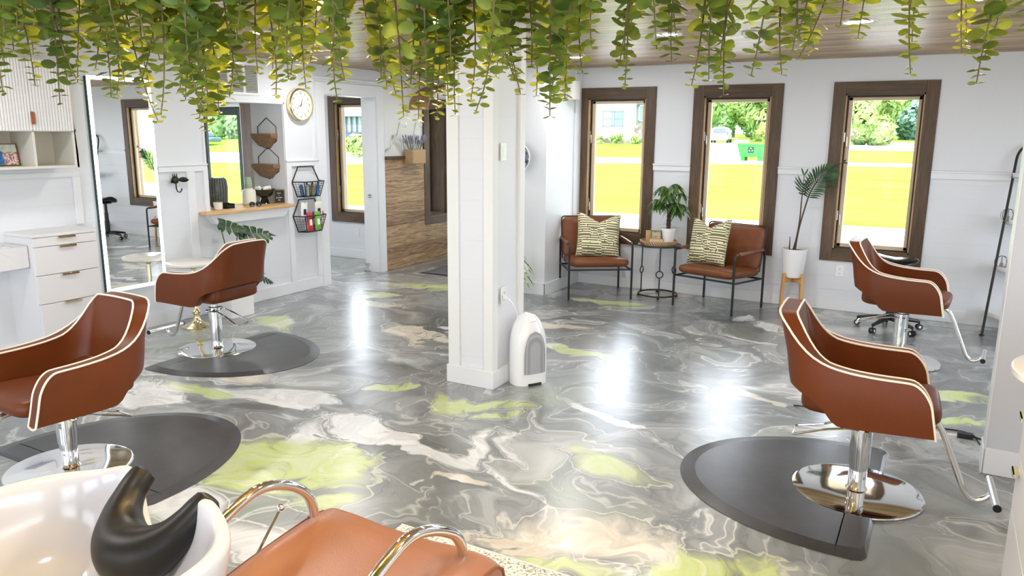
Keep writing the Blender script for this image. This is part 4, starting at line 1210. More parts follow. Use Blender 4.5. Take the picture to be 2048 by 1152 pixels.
# tall LED mirror
t = thing('wall_mirror', 'tall rectangular wall mirror with a glowing white light border', 'mirror', (-6.05, 4.10, 0))
y0, y1, z0, z1 = -.285, .28, .385, 2.15
obj('backing', MB().box(0, .042, y0 + .003, y1 - .003, z0 + .003, z1 - .003), pr('dark_green_edge', lin(26, 62, 60), .2), parent=t, bevel=.002)
obj('mirror_glass', MB().box(.042, .046, y0 + .03, y1 - .03, z0 + .03, z1 - .03), MIRROR, parent=t, smooth=False)
e = .03
obj('light_border', MB().box(.042, .0465, y0, y0 + e, z0, z1).box(.042, .0465, y1 - e, y1, z0, z1).box(.042, .0465, y0 + e, y1 - e, z0, z0 + e).box(.042, .0465, y0 + e, y1 - e, z1 - e, z1), pr('led_border', (1, 1, 1, 1), .3, emis=(.93, .98, 1, 1), es=3.5), parent=t, smooth=False)

# decorative crowned hook
t = thing('wall_hook', 'small dark cast-iron bird-like hook with a crown on the panelled wall', 'hook', (-6.03, 4.56, 1.27))
mb = MB().ball((.02, -.005, .02), .032, 10, sz=1.1).tube([(.02, 0, 0), (.022, .0, -.06), (.03, .006, -.085), (.05, .016, -.09), (.06, .024, -.07), (.06, .026, -.055)], .006, 8)
obj('body', mb, pr('aged_iron', lin(52, 50, 38), .5, .5, bump=.5, bscale=90), parent=t)
mb = MB()
for k in (-1, 0, 1): mb.tube([(.02, -.006 + k * .018, .045), (.02, -.006 + k * .022, .078)], [.007, .003], 6)
obj('crown', mb, pr('aged_iron_crown', lin(60, 58, 42), .5, .5), parent=t)
wg = MB(); leaf(wg, (.035, .015, .022), (.25, 1, .0), (1, 0, 0), .10, .045, .05, fold=.05); leaf(wg, (.02, -.02, .02), (.35, -.8, -.35), (1, 0, 0), .05, .03, .05, fold=.05)
so = wg
o = obj('wing', wg, pr('aged_iron_wing', lin(40, 40, 38), .4, .6), parent=t); sm = o.modifiers.new('thick', 'SOLIDIFY'); sm.thickness = .005

# vent grille
t = thing('vent_grille', 'white louvred air return grille high above the shelf opening', 'vent', (-6.05, 5.27, 2.07))
mb = MB().box(0, .012, -.36, .36, 0, .025).box(0, .012, -.36, .36, .285, .31)
for y in (-.36, -.205, -.19, -.03, -.005, .155, .17, .335): mb.box(0, .012, y, y + (.022 if y in (-.36, -.03, -.005, .335) else .012), .025, .285)
obj('frame', mb, WPLAST, parent=t)
mb = MB()
for i in range(17):
    z = .03 + i * .0152
    mb.add([(.001, -.34, z), (.012, -.34, z + .008), (.012, .34, z + .008), (.001, .34, z), (.001, -.34, z + .0015), (.012, -.34, z + .0095), (.012, .34, z + .0095), (.001, .34, z + .0015)], [(0, 1, 2, 3), (7, 6, 5, 4), (1, 5, 6, 2), (0, 4, 5, 1), (2, 6, 7, 3)])
obj('louvres', mb, pr('louvre_white', lin(214, 214, 210), .4), parent=t)
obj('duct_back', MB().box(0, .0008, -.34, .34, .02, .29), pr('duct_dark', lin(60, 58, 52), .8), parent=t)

# wall clock
t = thing('wall_clock', 'round white wall clock with a shiny gold case', 'clock', (-6.05, 6.155, 2.0)); t.rotation_euler = (0, PI / 2, 0)
obj('case', MB().lathe([(.165, 0), (.172, .01), (.172, .05), (.166, .058), (.156, .058), (.156, .04)], 56), BRASS, parent=t)
obj('dial', MB().lathe([(.0005, .04), (.157, .04)], 48), pr('clock_dial', lin(232, 232, 224), .5), parent=t)
gm_ = pr('dial_numerals', lin(108, 108, 100), .6)
for k in range(12):
    a = PI / 2 - (k + 1) * PI / 6
    # local x = world -z, local y = world y, local z = world x
    text('numeral', str(k + 1), .036, gm_, t, (-.122 * math.sin(a), .122 * math.cos(a), .041), (0, 0, PI / 2))
def hand(L_, w_, ang, nm, mt):
    a = PI / 2 - ang; dx, dy = -math.sin(a), math.cos(a); px, py = -dy, dx
    obj(nm, MB().add([(-.02 * dx + px * w_, -.02 * dy + py * w_, .044), (-.02 * dx - px * w_, -.02 * dy - py * w_, .044), (L_ * dx, L_ * dy, .044), (-.02 * dx + px * w_, -.02 * dy + py * w_, .046), (-.02 * dx - px * w_, -.02 * dy - py * w_, .046), (L_ * dx, L_ * dy, .046)],
        [(0, 1, 2), (5, 4, 3), (0, 3, 4, 1), (1, 4, 5, 2), (2, 5, 3, 0)]), mt, parent=t, smooth=False)
hand(.075, .006, math.radians(20), 'hour_hand', gm_)
hand(.11, .004, math.radians(240), 'minute_hand', BRASS)
obj('hub', MB().lathe([(.0005, .05), (.008, .049), (.008, .041)], 14), BRASS, parent=t)

# pass-through ledge
t = thing('wall_ledge', 'light wooden ledge board of the wall opening on a white slanted support', 'ledge', (-6.05, 5.36, .95))
obj('board', MB().box(-.42, .13, -.55, .56, 0, .028), OAK, parent=t, bevel=.004)
obj('apron', MB().add([(.0, -.50, -.0), (.0, .53, 0), (.0, .45, -.095), (.0, -.42, -.095), (.085, -.50, 0), (.085, .53, 0), (.085, .45, -.095), (.085, -.42, -.095)], [(0, 1, 2, 3), (7, 6, 5, 4), (0, 4, 5, 1), (1, 5, 6, 2), (2, 6, 7, 3), (3, 7, 4, 0)]), TRIM, parent=t, bevel=.003)
LZ = .978
t = thing('small_potted_plant', 'tiny green plant in a white pot at the left end of the ledge', 'potted plant', (-6.10, 5.08, LZ))
obj('pot', MB().lathe([(.0005, 0), (.036, 0), (.04, .005), (.042, .07), (.036, .07), (.034, .06), (.0005, .06)], 28), MARBLE, parent=t)
mb = MB()
for k in range(46):
    a = k * 2.4; r_ = .045 * math.sqrt(rnd.random()); z = .07 + rnd.random() * .09
    leaf(mb, (r_ * math.cos(a), r_ * math.sin(a), z), (math.cos(a), math.sin(a), .4), (0, 0, 1), .03, .018, .3, n=3)
obj('foliage', mb, GREENLEAF, parent=t, ang=80)
t = thing('ribbed_jar', 'tall dark ribbed lantern jar behind the tiny plant on the ledge', 'jar', (-6.30, 5.26, LZ))
prof_ = [(.06, 0), (.075, .01), (.085, .2), (.075, .27), (.055, .29)]
mb = MB().lathe([(.0005, 0)] + prof_ + [(.0005, .292)], 36)
obj('jar_body', mb, pr('smoky_grey_glass', lin(70, 76, 74), .15), parent=t)
mb = MB()
for k in range(20):
    a = k * PI / 10
    mb.tube([(r_ * 1.02 * math.cos(a), r_ * 1.02 * math.sin(a), z) for (r_, z) in prof_], .005, 6)
obj('ribs', mb, pr('grey_ribs', lin(104, 108, 104), .3), parent=t)
t = thing('card_box', 'small black open box on the ledge beside the tiny plant', 'box', (-6.13, 5.22, LZ))
obj('tray', MB().box(-.04, .04, -.05, .05, 0, .008).box(-.04, -.036, -.05, .05, 0, .05).box(.036, .04, -.05, .05, 0, .035).box(-.04, .04, -.05, -.046, 0, .045).box(-.04, .04, .046, .05, 0, .045), BLACKP, parent=t)
t = thing('eyeglasses', 'black-framed sunglasses lying folded open on the ledge', 'glasses', (-6.02, 5.47, LZ), math.radians(70))
for s in (-1, 1):
    obj('lens_rim', MB().tube([(s * .034 + .028 * math.cos(a * PI / 10), 0, .026 + .023 * math.sin(a * PI / 10)) for a in range(20)], .0035, 6, closed=True), BLACKP, parent=t)
    obj('temple', MB().tube([(s * .064, 0, .032), (s * .067, .06, .022), (s * .06, .14, .006)], .0025, 6), BLACKP, parent=t)
    obj('lens', MB().lathe([(.0005, -.0005), (.026, .0005)], 20), pr('dark_lens', lin(30, 30, 34), .1), parent=t).matrix_local = Matrix.Translation((s * .034, 0, .026)) @ Matrix.Rotation(PI / 2, 4, 'X')
obj('bridge', MB().tube([(-.008, 0, .034), (0, -.002, .038), (.008, 0, .034)], .003, 6), BLACKP, parent=t)
t = thing('white_bottle', 'squat white canister on the ledge left of the black bowl', 'canister', (-6.25, 5.60, LZ))
obj('body', MB().lathe([(.0005, 0), (.065, 0), (.07, .006), (.07, .13), (.062, .152), (.045, .158), (.045, .17), (.0005, .172)], 36), pr('off_white_canister', lin(226, 226, 212), .35), parent=t)
t = thing('paper_cup_stack', 'stack of pale green paper cups upside down on the white canister', 'cups', (-6.25, 5.60, LZ + .172))
for k in range(4): obj('cup', MB().lathe([(.040 - .0001 * k, .0 + k * .012), (.038, .002 + k * .012), (.029, .075 + k * .012), (.0005, .076 + k * .012)], 24), pr('sage_paper', lin(150, 172, 144), .7), parent=t)
t = thing('pedestal_bowl', 'black footed bowl with white rolls on the ledge', 'bowl', (-6.22, 5.775, LZ))
obj('foot', MB().lathe([(.0005, 0), (.06, 0), (.05, .012), (.035, .06), (.04, .07), (.0005, .07)], 32), pr('black_glaze', lin(16, 22, 26), .12, coat=.5), parent=t)
obj('bowl_shell', MB().lathe([(.035, .062), (.085, .085), (.125, .15), (.118, .15), (.08, .095), (.0005, .08)], 36), pr('black_glaze_bowl', lin(22, 30, 30), .15, coat=.4), parent=t)
for k, (x, y, a) in enumerate(((-.03, -.05, .3), (.03, .0, 1.2), (.0, .06, .7))):
    o = obj('rolled_towel', MB().tube([(-.03, 0, 0), (-.022, 0, 0), (.022, 0, 0), (.03, 0, 0)], [.018, .024, .024, .018], 14), pr('white_cloth', lin(236, 234, 228), .9)); o.location = (-6.22 + x, 5.775 + y, LZ + .158); o.rotation_euler = (0, -.2, a)
    tag(o, ['frontmost', 'middle', 'rearmost'][k] + ' small rolled white cloth in the black footed bowl', 'cloth', 'rolled cloths in the bowl')
sign_block('chalk_sign', 'little wood-framed blackboard sign at the right end of the ledge', (-6.10, 5.865, LZ), PI / 2 - .35, .12, .145, .018, pr('slate', lin(38, 38, 36), .7), pr('aged_frame', lin(120, 106, 82), .6), ['Have', 'a', 'beautiful', 'day'], .019, CHALK, 'sign', tilt=0)

# hexagonal wooden planters on the divider
def hexplanter(label, cx, z_top, w_, hang):
    t = thing('wall_planter', label, 'wall planter', (cx, 5.93, z_top), 0, 'wooden half-hexagon wall planters')
    hw = w_ / 2
    A = [(-hw, 0), (-hw, -.05), (-.25 * hw, -.155), (.30 * hw, -.155), (hw, -.05), (hw, 0)]
    dp = .10
    vs = [(x, 0, z) for x, z in A] + [(x, -dp, z) for x, z in ((-hw, 0), (-hw, -.035), (-.25 * hw, -.125), (.30 * hw, -.125), (hw, -.035), (hw, 0))]
    obj('planter_box', MB().add(vs, [(5, 4, 3, 2, 1, 0), (6, 7, 8, 9, 10, 11), (0, 1, 7, 6), (1, 2, 8, 7), (2, 3, 9, 8), (3, 4, 10, 9), (4, 5, 11, 10), (5, 0, 6, 11)]), PLANTER_WOOD, parent=t, bevel=.003)
    obj('hanger_frame', MB().tube([(-hw * .9, -.006, -.155 * .5), (-hw * .9, -.006, .07), (0, -.006, .07 + hw * .62), (hw * .9, -.006, .07), (hw * .9, -.006, -.075), (0, -.006, -.16), (-hw * .9, -.006, -.075)], .005, 6), BLACKM, parent=t)
hexplanter('wooden half-hexagon planter in a thin black frame, upper of the two in the shelf opening', -6.285, 1.70, .30, 0)
hexplanter('wooden half-hexagon planter in a thin black frame, lower of the two in the shelf opening', -6.285, 1.385, .33, 0)

# hexagonal wire baskets
def wirebasket(label, cy, ztop, w_, h_):
    t = thing('wire_basket', label, 'wall basket', (-6.03, cy, ztop), 0, 'black hexagonal wire wall baskets')
    hw = w_ / 2; q = w_ * .27
    hexv = [(0.006, -q, 0), (.006, q, 0), (.006, hw, -h_ / 2), (.006, q + .03, -h_), (.006, -q - .03, -h_), (.006, -hw, -h_ / 2)]
    obj('back_frame', MB().tube(hexv, .007, 8, closed=True), BLACKM, parent=t)
    dp = .13
    top = [(.006, -hw, -h_ / 2), (dp, -hw + .05, -h_ / 2), (dp, hw - .05, -h_ / 2), (.006, hw, -h_ / 2)]
    bot = [(.006, -q - .03, -h_), (dp * .8, -q + .0, -h_), (dp * .8, q, -h_), (.006, q + .03, -h_)]
    mb = MB().tube(top, .006, 8).tube(bot, .006, 8)
    for a, b in zip(top[1:3], bot[1:3]): mb.tube([a, b], .005, 6)
    obj('basket_rim', mb, BLACKM, parent=t)
    mb = MB()
    def lp(a, b, f): return tuple(a[i] + (b[i] - a[i]) * f for i in range(3))
    for k in range(1, 6):
        f = k / 6
        mb.tube([lp(a, b, f) for a, b in zip(top, bot)], .0017, 5)
    for s_ in range(3):
        n = 9 if s_ == 1 else 4
        for k in range(1, n):
            f = k / n
            mb.tube([lp(top[s_], top[s_ + 1], f), lp(bot[s_], bot[s_ + 1], f), (.006, lp(bot[s_], bot[s_ + 1], f)[1], -h_)], .0017, 5)
    obj('wire_mesh', mb, BLACKM, parent=t)
wirebasket('black hexagonal wire wall basket filled with bottles, the upper one beside the doorway', 6.19, 1.355, .40, .315)
wirebasket('black hexagonal wire wall basket with snack packets, the lower one beside the doorway', 6.19, 1.005, .42, .345)
bc = [(60, 90, 130), (150, 160, 165), (70, 120, 100), (130, 110, 60), (190, 195, 200), (40, 110, 170), (180, 150, 90)]
for k in range(7):
    c_ = bc[k]; x = -5.965 + .03 * (k % 2); y = 6.075 + k * .038
    t = thing('small_bottle', ['navy', 'silver', 'teal', 'olive', 'white', 'bright blue', 'amber'][k] + ' little bottle in the upper wire basket', 'bottle', (x, y, 1.052), 0, 'bottles in the upper wire basket')
    t.rotation_euler = (rnd.uniform(-.2, .2), rnd.uniform(-.1, .1), 0)
    obj('bottle_body', MB().lathe([(.0005, 0), (.019, 0), (.020, .004), (.020, .10), (.009, .118), (.009, .122)], 16), pr('bottle_%d' % k, lin(*c_), .25), parent=t)
    obj('cap', MB().lathe([(.0105, .118), (.0105, .140), (.0005, .141)], 12), BLACKP if k % 2 else WPLAST, parent=t)
pc = [((232, 232, 226), 'white and black'), ((196, 40, 60), 'red'), ((150, 40, 120), 'magenta'), ((120, 60, 130), 'purple'), ((110, 180, 60), 'green'), ((226, 224, 214), 'cream'), ((190, 60, 90), 'pink')]
for k, (c_, nm) in enumerate(pc):
    y = 6.075 + k * .040; x = -5.96 + .025 * ((k * 2) % 3); h_ = .19 if k in (0, 5) else .20
    def pk(u, v, h_=h_):
        a = (u * 2 - 1) * .042; th = .013 * (1 - (u * 2 - 1) ** 4) * (1 - (v * 2 - 1) ** 6)
        return (th, a, v * h_)
    mb = MB().grid(pk, 8, 8).grid(lambda u, v: (-pk(u, v)[0], pk(u, v)[1], pk(u, v)[2]), 8, 8)
    t = thing('snack_packet', nm + ' snack packet in the lower wire basket', 'packet', (x, y, .672 if k not in (0, 5) else .79), 0, 'snack packets in the lower wire basket')
    t.rotation_euler = (rnd.uniform(-.25, .25), rnd.uniform(-.1, .1), rnd.uniform(-.4, .4))
    obj('bag', mb, pr('packet_%d' % k, lin(*c_), .35, coat=.2), parent=t)
    obj('printed_label', MB().box(.011, .0145, -.018, .018, h_ * .3, h_ * .62), pr('packet_print_%d' % k, lin(*((40, 40, 40) if k in (0, 5) else (240, 238, 230))), .5), parent=t, bevel=.003)

# round white table with brass foot, plants beside it
t = thing('pedestal_table', 'small round white-topped table on a turned brass foot below the tall lit mirror', 'side table', (-5.70, 4.43, 0))
obj('table_top', MB().lathe([(.0005, .565), (.20, .565), (.222, .575), (.222, .59), (.212, .596), (.0005, .596)], 56), MARBLE, parent=t)
obj('pedestal', MB().lathe([(.0005, 0), (.125, 0), (.128, .012), (.10, .028), (.055, .045), (.030, .075), (.022, .11), (.030, .13), (.036, .145), (.024, .16), (.016, .18), (.015, .52), (.04, .55), (.05, .565)], 40), BRASS, parent=t)
t = thing('monstera_plant', 'split-leaf monstera in a white square planter under the ledge', 'potted plant', (-5.80, 4.93, 0))
obj('planter', MB().box(-.13, .13, -.13, .13, 0, .24).box(-.115, .115, -.115, .115, .24, .245), pr('planter_white', lin(236, 236, 236), .4), parent=t, bevel=.008)
obj('soil', MB().box(-.112, .112, -.112, .112, .24, .25), SOIL, parent=t)
def monstera(mb, c, d, up, L_, rot=0):
    c = Vector(c); d = Vector(d).normalized(); up = Vector(up).normalized(); side = d.cross(up).normalized()
    # seven finger lobes per side fused round a midrib
    W_ = L_ * .46
    n = 6
    for s_ in (-1, 1):
        for k in range(n):
            f = -.08 + k / n * .95
            b0 = c + d * (L_ * max(0, f)); b1 = c + d * (L_ * min(1, max(0, f) + .145))
            sp = W_ * (math.sin(PI * min(.97, max(.0, f) * .78 + .30)) ** .7)
            ang = math.radians(100 - 62 * max(0, f))
            dd = (side * s_ * math.sin(ang) + d * math.cos(ang))
            tipc = (b0 + b1) / 2 + dd * sp * 1.05 - up * sp * .22
            mid0 = b0 + dd * sp * .72 - d * L_ * .02 - up * .02 * L_; mid1 = b1 + dd * sp * .72 + d * L_ * .02 - up * .02 * L_
            mb.add([b0, b1, mid1, tipc, mid0], [(0, 1, 2, 3, 4)])
    mb.add([c + d * L_ * .9 - side * L_ * .09, c + d * L_ * .9 + side * L_ * .09, c + d * L_ * 1.18 - up * .06 * L_], [(0, 1, 2)])
mb = MB(); st = MB()
for (p, d_, up_v, L_) in (((.02, -.12, .90), (.35, .55, -.25), (.35, -.3, 1), .27), ((.10, .02, .80), (.3, 1, -.15), (.6, -.2, 1), .34), ((.08, -.16, .62), (.3, -.25, .06), (.4, .1, 1), .2),
                      ((.10, .24, .34), (.4, .9, -.5), (.5, 0, .9), .15), ((.08, .20, .40), (.5, .5, -.2), (.3, 0, .9), .10)):
    monstera(mb, p, d_, up_v, L_)
    st.tube(rail([(0, 0, .25), (p[0] * .5, p[1] * .4, .25 + (p[2] - .25) * .6), p], 5, .1), .005, 6)
o = obj('leaves', mb, DARKLEAF, parent=t, smooth=False)
obj('leaf_stalks', st, GSTEM, parent=t)
t = obj('white_cable', MB().tube(rail([(-5.95, 3.98, .30), (-5.90, 4.02, .20), (-5.86, 4.03, .10), (-5.88, 4.06, .04), (-5.9, 4.12, .006), (-5.84, 4.16, .006)], r=.05), .004, 8).tube(rail([(-5.95, 3.98, .30), (-5.94, 4.04, .26), (-5.90, 4.05, .16), (-5.88, 4.01, .08), (-5.86, 4.05, .006)], r=.04), .004, 8).tube([(-6.034, 3.98, .30), (-5.95, 3.98, .30)], .004, 8), WPLAST)
tag(t, 'tangled white cable hanging on the wall below the tall lit mirror', 'cable')
t = obj('power_strip', MB().box(-6.034, -6.0, 3.68, 3.80, .21, .245), pr('strip_grey', lin(180, 180, 178), .4), bevel=.004); tag(t, 'small pale grey power strip on the wall between drawer cabinet and mirror', 'power strip')

# ------------------------------------------------------------------ foyer things
for k, (y, z) in enumerate(((7.72, 1.64), (7.86, 1.80), (8.20, 1.80))):
    t = thing('coat_hook', 'curly white metal coat hook on the foyer wall, ' + ['the lowest, nearest the doorway', 'above the lavender basket, middle one', 'next to the dark window frame'][k], 'hook', (-6.05, y, z), 0, 'curly white coat hooks')
    obj('stem', MB().tube(rail([(.012, -.10, -.13), (.012, -.03, -.12), (.012, .0, -.02), (.012, .03, .05)], 6, .04), .004, 7), NICKEL, parent=t)
    obj('hook', MB().tube(rail([(.012, .03, .05), (.05, .045, .0), (.07, .07, -.02), (.06, .10, .01), (.055, .105, .04)], 6, .03), .004, 7), NICKEL, parent=t)
    mb = MB()
    for q in range(7): leaf(mb, (.012, -.10, -.13), (.3, math.cos(q * .9), math.sin(q * .9)), (1, 0, 0), .035, .012, 0, n=3)
    obj('leaf_rosette', mb, pr('pale_metal_leaf_%d' % k, lin(190, 196, 188), .5), parent=t)
t = thing('lavender_basket', 'woven square basket of lavender standing on the wainscot cap', 'basket', (-5.955, 8.08, 1.33))
obj('basket_body', MB().box(-.068, .075, -.14, .14, 0, .18), RATTAN, parent=t, bevel=.008)
mb = MB(); fb = MB()
for k in range(64):
    a = rnd.uniform(0, 2 * PI); r_ = rnd.uniform(.02, .14)
    x, y = .04 * math.cos(a), .11 * math.sin(a); tx, ty = x + .07 * math.cos(a) * rnd.random(), y + .14 * math.sin(a) * rnd.random(); h_ = rnd.uniform(.26, .36)
    tx = max(tx, -.06)
    mb.tube([(x, y, .17), ((x + tx) / 2, (y + ty) / 2, .17 + (h_ - .17) * .6), (tx, ty, h_)], .0018, 4)
    fb.tube([(tx * .8 + x * .2, ty * .8 + y * .2, .17 + (h_ - .17) * .75), (tx, ty, h_), (tx, ty, h_ + .02)], [.005, .007, .002], 5)
obj('stalks', mb, pr('grey_green_stalk', lin(120, 130, 110), .7), parent=t)
obj('lavender_bloom', fb, pr('dried_lavender', lin(140, 138, 160), .8), parent=t)
t = thing('topiary', 'dark green topiary of stacked leafy balls in a black pot in the foyer corner', 'potted plant', (-5.62, 9.02, 0))
obj('pot', MB().lathe([(.0005, 0), (.12, 0), (.15, .22), (.14, .22), (.13, .19), (.0005, .19)], 28), BLACKP, parent=t)
obj('trunk', MB().tube([(0, 0, .18), (0, 0, 1.3)], .018, 8), BARK, parent=t)
mb = MB()
for (zc, R_) in ((.42, .25), (.86, .23), (1.25, .17)):
    for k in range(620):
        z = rnd.uniform(-1, 1); a = rnd.uniform(0, 2 * PI); q = math.sqrt(1 - z * z); rr = R_ * rnd.uniform(.8, 1.04)
        n_ = Vector((q * math.cos(a), q * math.sin(a), z))
        leaf(mb, n_ * rr + Vector((0, 0, zc)), n_ + Vector((rnd.uniform(-.6, .6), rnd.uniform(-.6, .6), rnd.uniform(-.6, .6))), (0.3, .2, 1), .04, .022, .2, n=2)
obj('foliage', mb, leafmat('boxwood', lin(16, 46, 26), lin(40, 84, 44), .5, .15, 30), parent=t, ang=80)
rg = NT('dark_entrance_mat'); c = rg.coord('Object'); nz = rg.noise(c, 120, 2, .6); rg.l(rg.ramp(nz.outputs[0], [(.4, lin(50, 52, 52)), (.6, lin(110, 112, 112))]), rg.b.inputs['Base Color']); rg.b.inputs['Roughness'].default_value = .95
t = thing('door_mat', 'dark flecked entrance mat on the foyer floor', 'mat', (-4.95, 8.02, .001), math.radians(0))
obj('pile', MB().box(-.62, .62, -.34, .34, .002, .010), rg.mat, parent=t, bevel=.003); obj('rubber_edge', MB().box(-.65, .65, -.37, .37, 0, .004), BLACKP, parent=t)
# sun catcher, spider plant, cylinder lamp
mz = NT('blue_glass_mosaic'); vo = mz.n('ShaderNodeTexVoronoi'); vo.inputs['Scale'].default_value = 34; mz.l(mz.coord('Object'), vo.inputs['Vector'])
hs = mz.n('ShaderNodeSeparateColor'); mz.l(vo.outputs['Color'], hs.inputs[0])
mz.l(mz.ramp(hs.outputs[0], [(.2, lin(24, 44, 70)), (.45, lin(60, 110, 150)), (.6, lin(200, 206, 190)), (.8, lin(40, 70, 60))]), mz.b.inputs['Base Color']); mz.b.inputs['Roughness'].default_value = .15
t = thing('mosaic_disc', 'round blue mosaic glass disc hanging beside the column, half hidden by it', 'wall ornament', (-3.93, 7.12, 1.47))
obj('disc', MB().lathe([(.0005, .02), (.09, .016), (.15, .002), (.15, -.004), (.09, .008), (.0005, .012)], 48), mz.mat, parent=t).rotation_euler = (PI / 2, 0, 0)
obj('rim', MB().tube([(.152 * math.cos(a * PI / 24), 0, .152 * math.sin(a * PI / 24)) for a in range(48)], .006, 8, closed=True), WPLAST, parent=t)
obj('hanging_cord', MB().tube([(0, 0, .15), (0, 0, CEIL - 1.47)], .0012, 5), BLACKP, parent=t)
t = thing('striped_dracaena', 'striped long-leaved plant behind the foot of the column', 'potted plant', (-3.90, 6.80, 0))
obj('pot', MB().lathe([(.0005, 0), (.10, 0), (.13, .24), (.12, .24), (.11, .21), (.0005, .21)], 32), pr('grey_pot', lin(150, 152, 150), .6), parent=t)
obj('soil', MB().lathe([(.0005, .22), (.118, .218)], 20), SOIL, parent=t)
obj('stem', MB().tube([(0, 0, .2), (0, 0, .5)], .016, 8).tube([(0, 0, .3), (-.02, .02, 1.0)], .012, 8), BARK, parent=t)
vg = NT('striped_leaf'); c = vg.coord('Object'); nz = vg.noise(vg.coord('Object', (9, 9, 3)), 4, 2, .5)
vcol = vg.ramp(nz.outputs[0], [(.38, lin(66, 110, 40)), (.5, lin(120, 156, 74)), (.56, lin(228, 232, 206))]); vg.l(vcol, vg.b.inputs['Base Color'])
mb = MB()
for k in range(26):
    a = k * 2.399; el = .15 + .8 * ((k * 7) % 11) / 11
    z0 = .30 + .2 * rnd.random()
    leaf(mb, (0, 0, z0), (math.cos(a) * math.cos(el), math.sin(a) * math.cos(el), math.sin(el)), (0, 0, 1), rnd.uniform(.32, .45), .055, .85, n=9, fold=.12)
for k in range(14):
    a = k * 2.399
    leaf(mb, (-.02, .02, .98), (math.cos(a), math.sin(a), .6), (0, 0, 1), .26, .04, .8, n=7)
obj('leaves', mb, vg.mat, parent=t, ang=80)
t = thing('cylinder_lamp', 'white cylindrical wall lamp high on the stub wall left of the leftmost window', 'wall lamp', (-3.57, 7.72, 2.08))
obj('shade', MB().lathe([(.0005, .004), (.060, .004), (.062, 0), (.072, 0), (.072, .19), (.060, .19), (.060, .17), (.0005, .17)], 36), pr('lamp_shade_white', lin(206, 206, 200), .5), parent=t)
obj('bracket', MB().box(-.09, -.06, -.03, .03, .06, .13), WPLAST, parent=t, bevel=.003)

# ------------------------------------------------------------------ right foreground station
t = thing('station_cabinet', 'white station cabinet with small brass pulls at the right edge, near the partition', 'cabinet', (.36, 2.75, 0))
obj('carcass', MB().box(.02, .62, -.62, .62, 0, .92), CABW, parent=t, bevel=.003)
for (a, b, mt) in ((.01, .30, GREYW), (.306, .52, CABW), (.526, .74, CABW), (.746, .915, CABW)):
    for (u0, u1) in ((-.615, .0), (.006, .615)):
        d_ = obj('drawer', MB().box(0, .02, u0, u1, a, b), CABW if u0 >= 0 else mt, parent=t, bevel=.0015)
        if b > .31: obj('pull', MB().box(-.022, 0, u1 - .13, u1 - .05, b - .035, b - .031).box(-.022, -.018, u1 - .13, u1 - .05, b - .05, b - .031), BRASS, parent=d_)
o = obj('marble_top', MB().lathe([(.0005, .92), (.36, .92), (.37, .926), (.37, .944), (.36, .95), (.0005, .95)], 64), MARBLE); o.location = (.64, 3.06, 0)
tag(o, 'round white marble shelf top resting on the station cabinet at the right edge', 'table top')
t = obj('extension_cord', MB().tube(rail([(.33, 4.85, .012), (.30, 5.05, .006), (.05, 5.02, .006), (-.3, 5.1, .006), (-.7, 5.0, .006)], 8, .1), .0045, 8).box(.22, .30, 4.93, 4.97, .002, .03).tube([(.30, 4.95, .015), (.36, 4.92, .012)], .006, 8), BLACKP)
tag(t, 'black cord with a plug lying on the floor next to the partition', 'cord')

# ------------------------------------------------------------------ shampoo unit in the foreground
PZ = .165
t = thing('shampoo_bowl', 'glossy white shampoo bowl with a neck notch, filling the lower left corner', 'shampoo bowl', (-1.325, .60, 0), math.radians(-4))
def bowl_pt(a, rf, dz):
    """a angle with 0 = right, 90 = front (notch)"""
    ca, sa = math.cos(a), math.sin(a)
    e = .60
    hx, hy = .315, (.33 if sa > 0 else .37)
    x0 = hx * (abs(ca) ** e) * (1 if ca > 0 else -1); y0 = hy * (abs(sa) ** e) * (1 if sa > 0 else -1)
    fr = max(0, min(1, (sa - .2) / .4))
    horn = fr * math.exp(-((abs(x0) - .135) / .06) ** 2)
    notch = fr * math.exp(-(abs(x0) / .088) ** 3.4)
    w_ = max(0, min(1, (rf - .35) / .45))
    z = 1.0 + dz + (.022 * horn - .092 * notch * w_) * (1 if dz > -.1 else max(0, 1 + (dz + .1) / .12))
    x = x0 * rf; y = y0 * rf
    y -= .03 * notch * (rf > .7)
    return (x, y, z)
prof = [(.30, -.34), (.62, -.30), (.84, -.20), (.95, -.10), (.995, -.03), (1.0, -.008), (.985, .004), (.955, .008), (.925, .002), (.90, -.02), (.86, -.08), (.76, -.15), (.60, -.185), (.35, -.20), (.12, -.207), (.02, -.208)]
def bw(u, v):
    i = v * (len(prof) - 1); k = min(len(prof) - 2, int(i)); f = i - k
    rf = prof[k][0] * (1 - f) + prof[k + 1][0] * f; dz = prof[k][1] * (1 - f) + prof[k + 1][1] * f
    return bowl_pt(u * 2 * PI, rf, dz)
obj('basin', MB().grid(bw, 200, 30, closeu=True), CERAMIC, parent=t, ang=80, sub=1)
RP = [(-.110, .330, 1.010, .027), (-.106, .312, .998, .029), (-.100, .290, .980, .031), (-.084, .262, .952, .040), (-.048, .236, .924, .054), (0, .224, .912, .060)]
RPF = RP + [(-x, y, z, r) for (x, y, z, r) in RP[-2::-1]]
def rest_path():
    P_ = []
    n = len(RPF)
    for i in range(n - 1):
        p0 = RPF[max(0, i - 1)]; p1 = RPF[i]; p2 = RPF[i + 1]; p3 = RPF[min(n - 1, i + 2)]
        for k in range(6):
            t_ = k / 6
            P_.append(tuple(.5 * ((2 * p1[j]) + (-p0[j] + p2[j]) * t_ + (2 * p0[j] - 5 * p1[j] + 4 * p2[j] - p3[j]) * t_ * t_ + (-p0[j] + 3 * p1[j] - 3 * p2[j] + p3[j]) * t_ ** 3) for j in range(4)))
    P_.append(RPF[-1])
    return P_
_rp = rest_path()
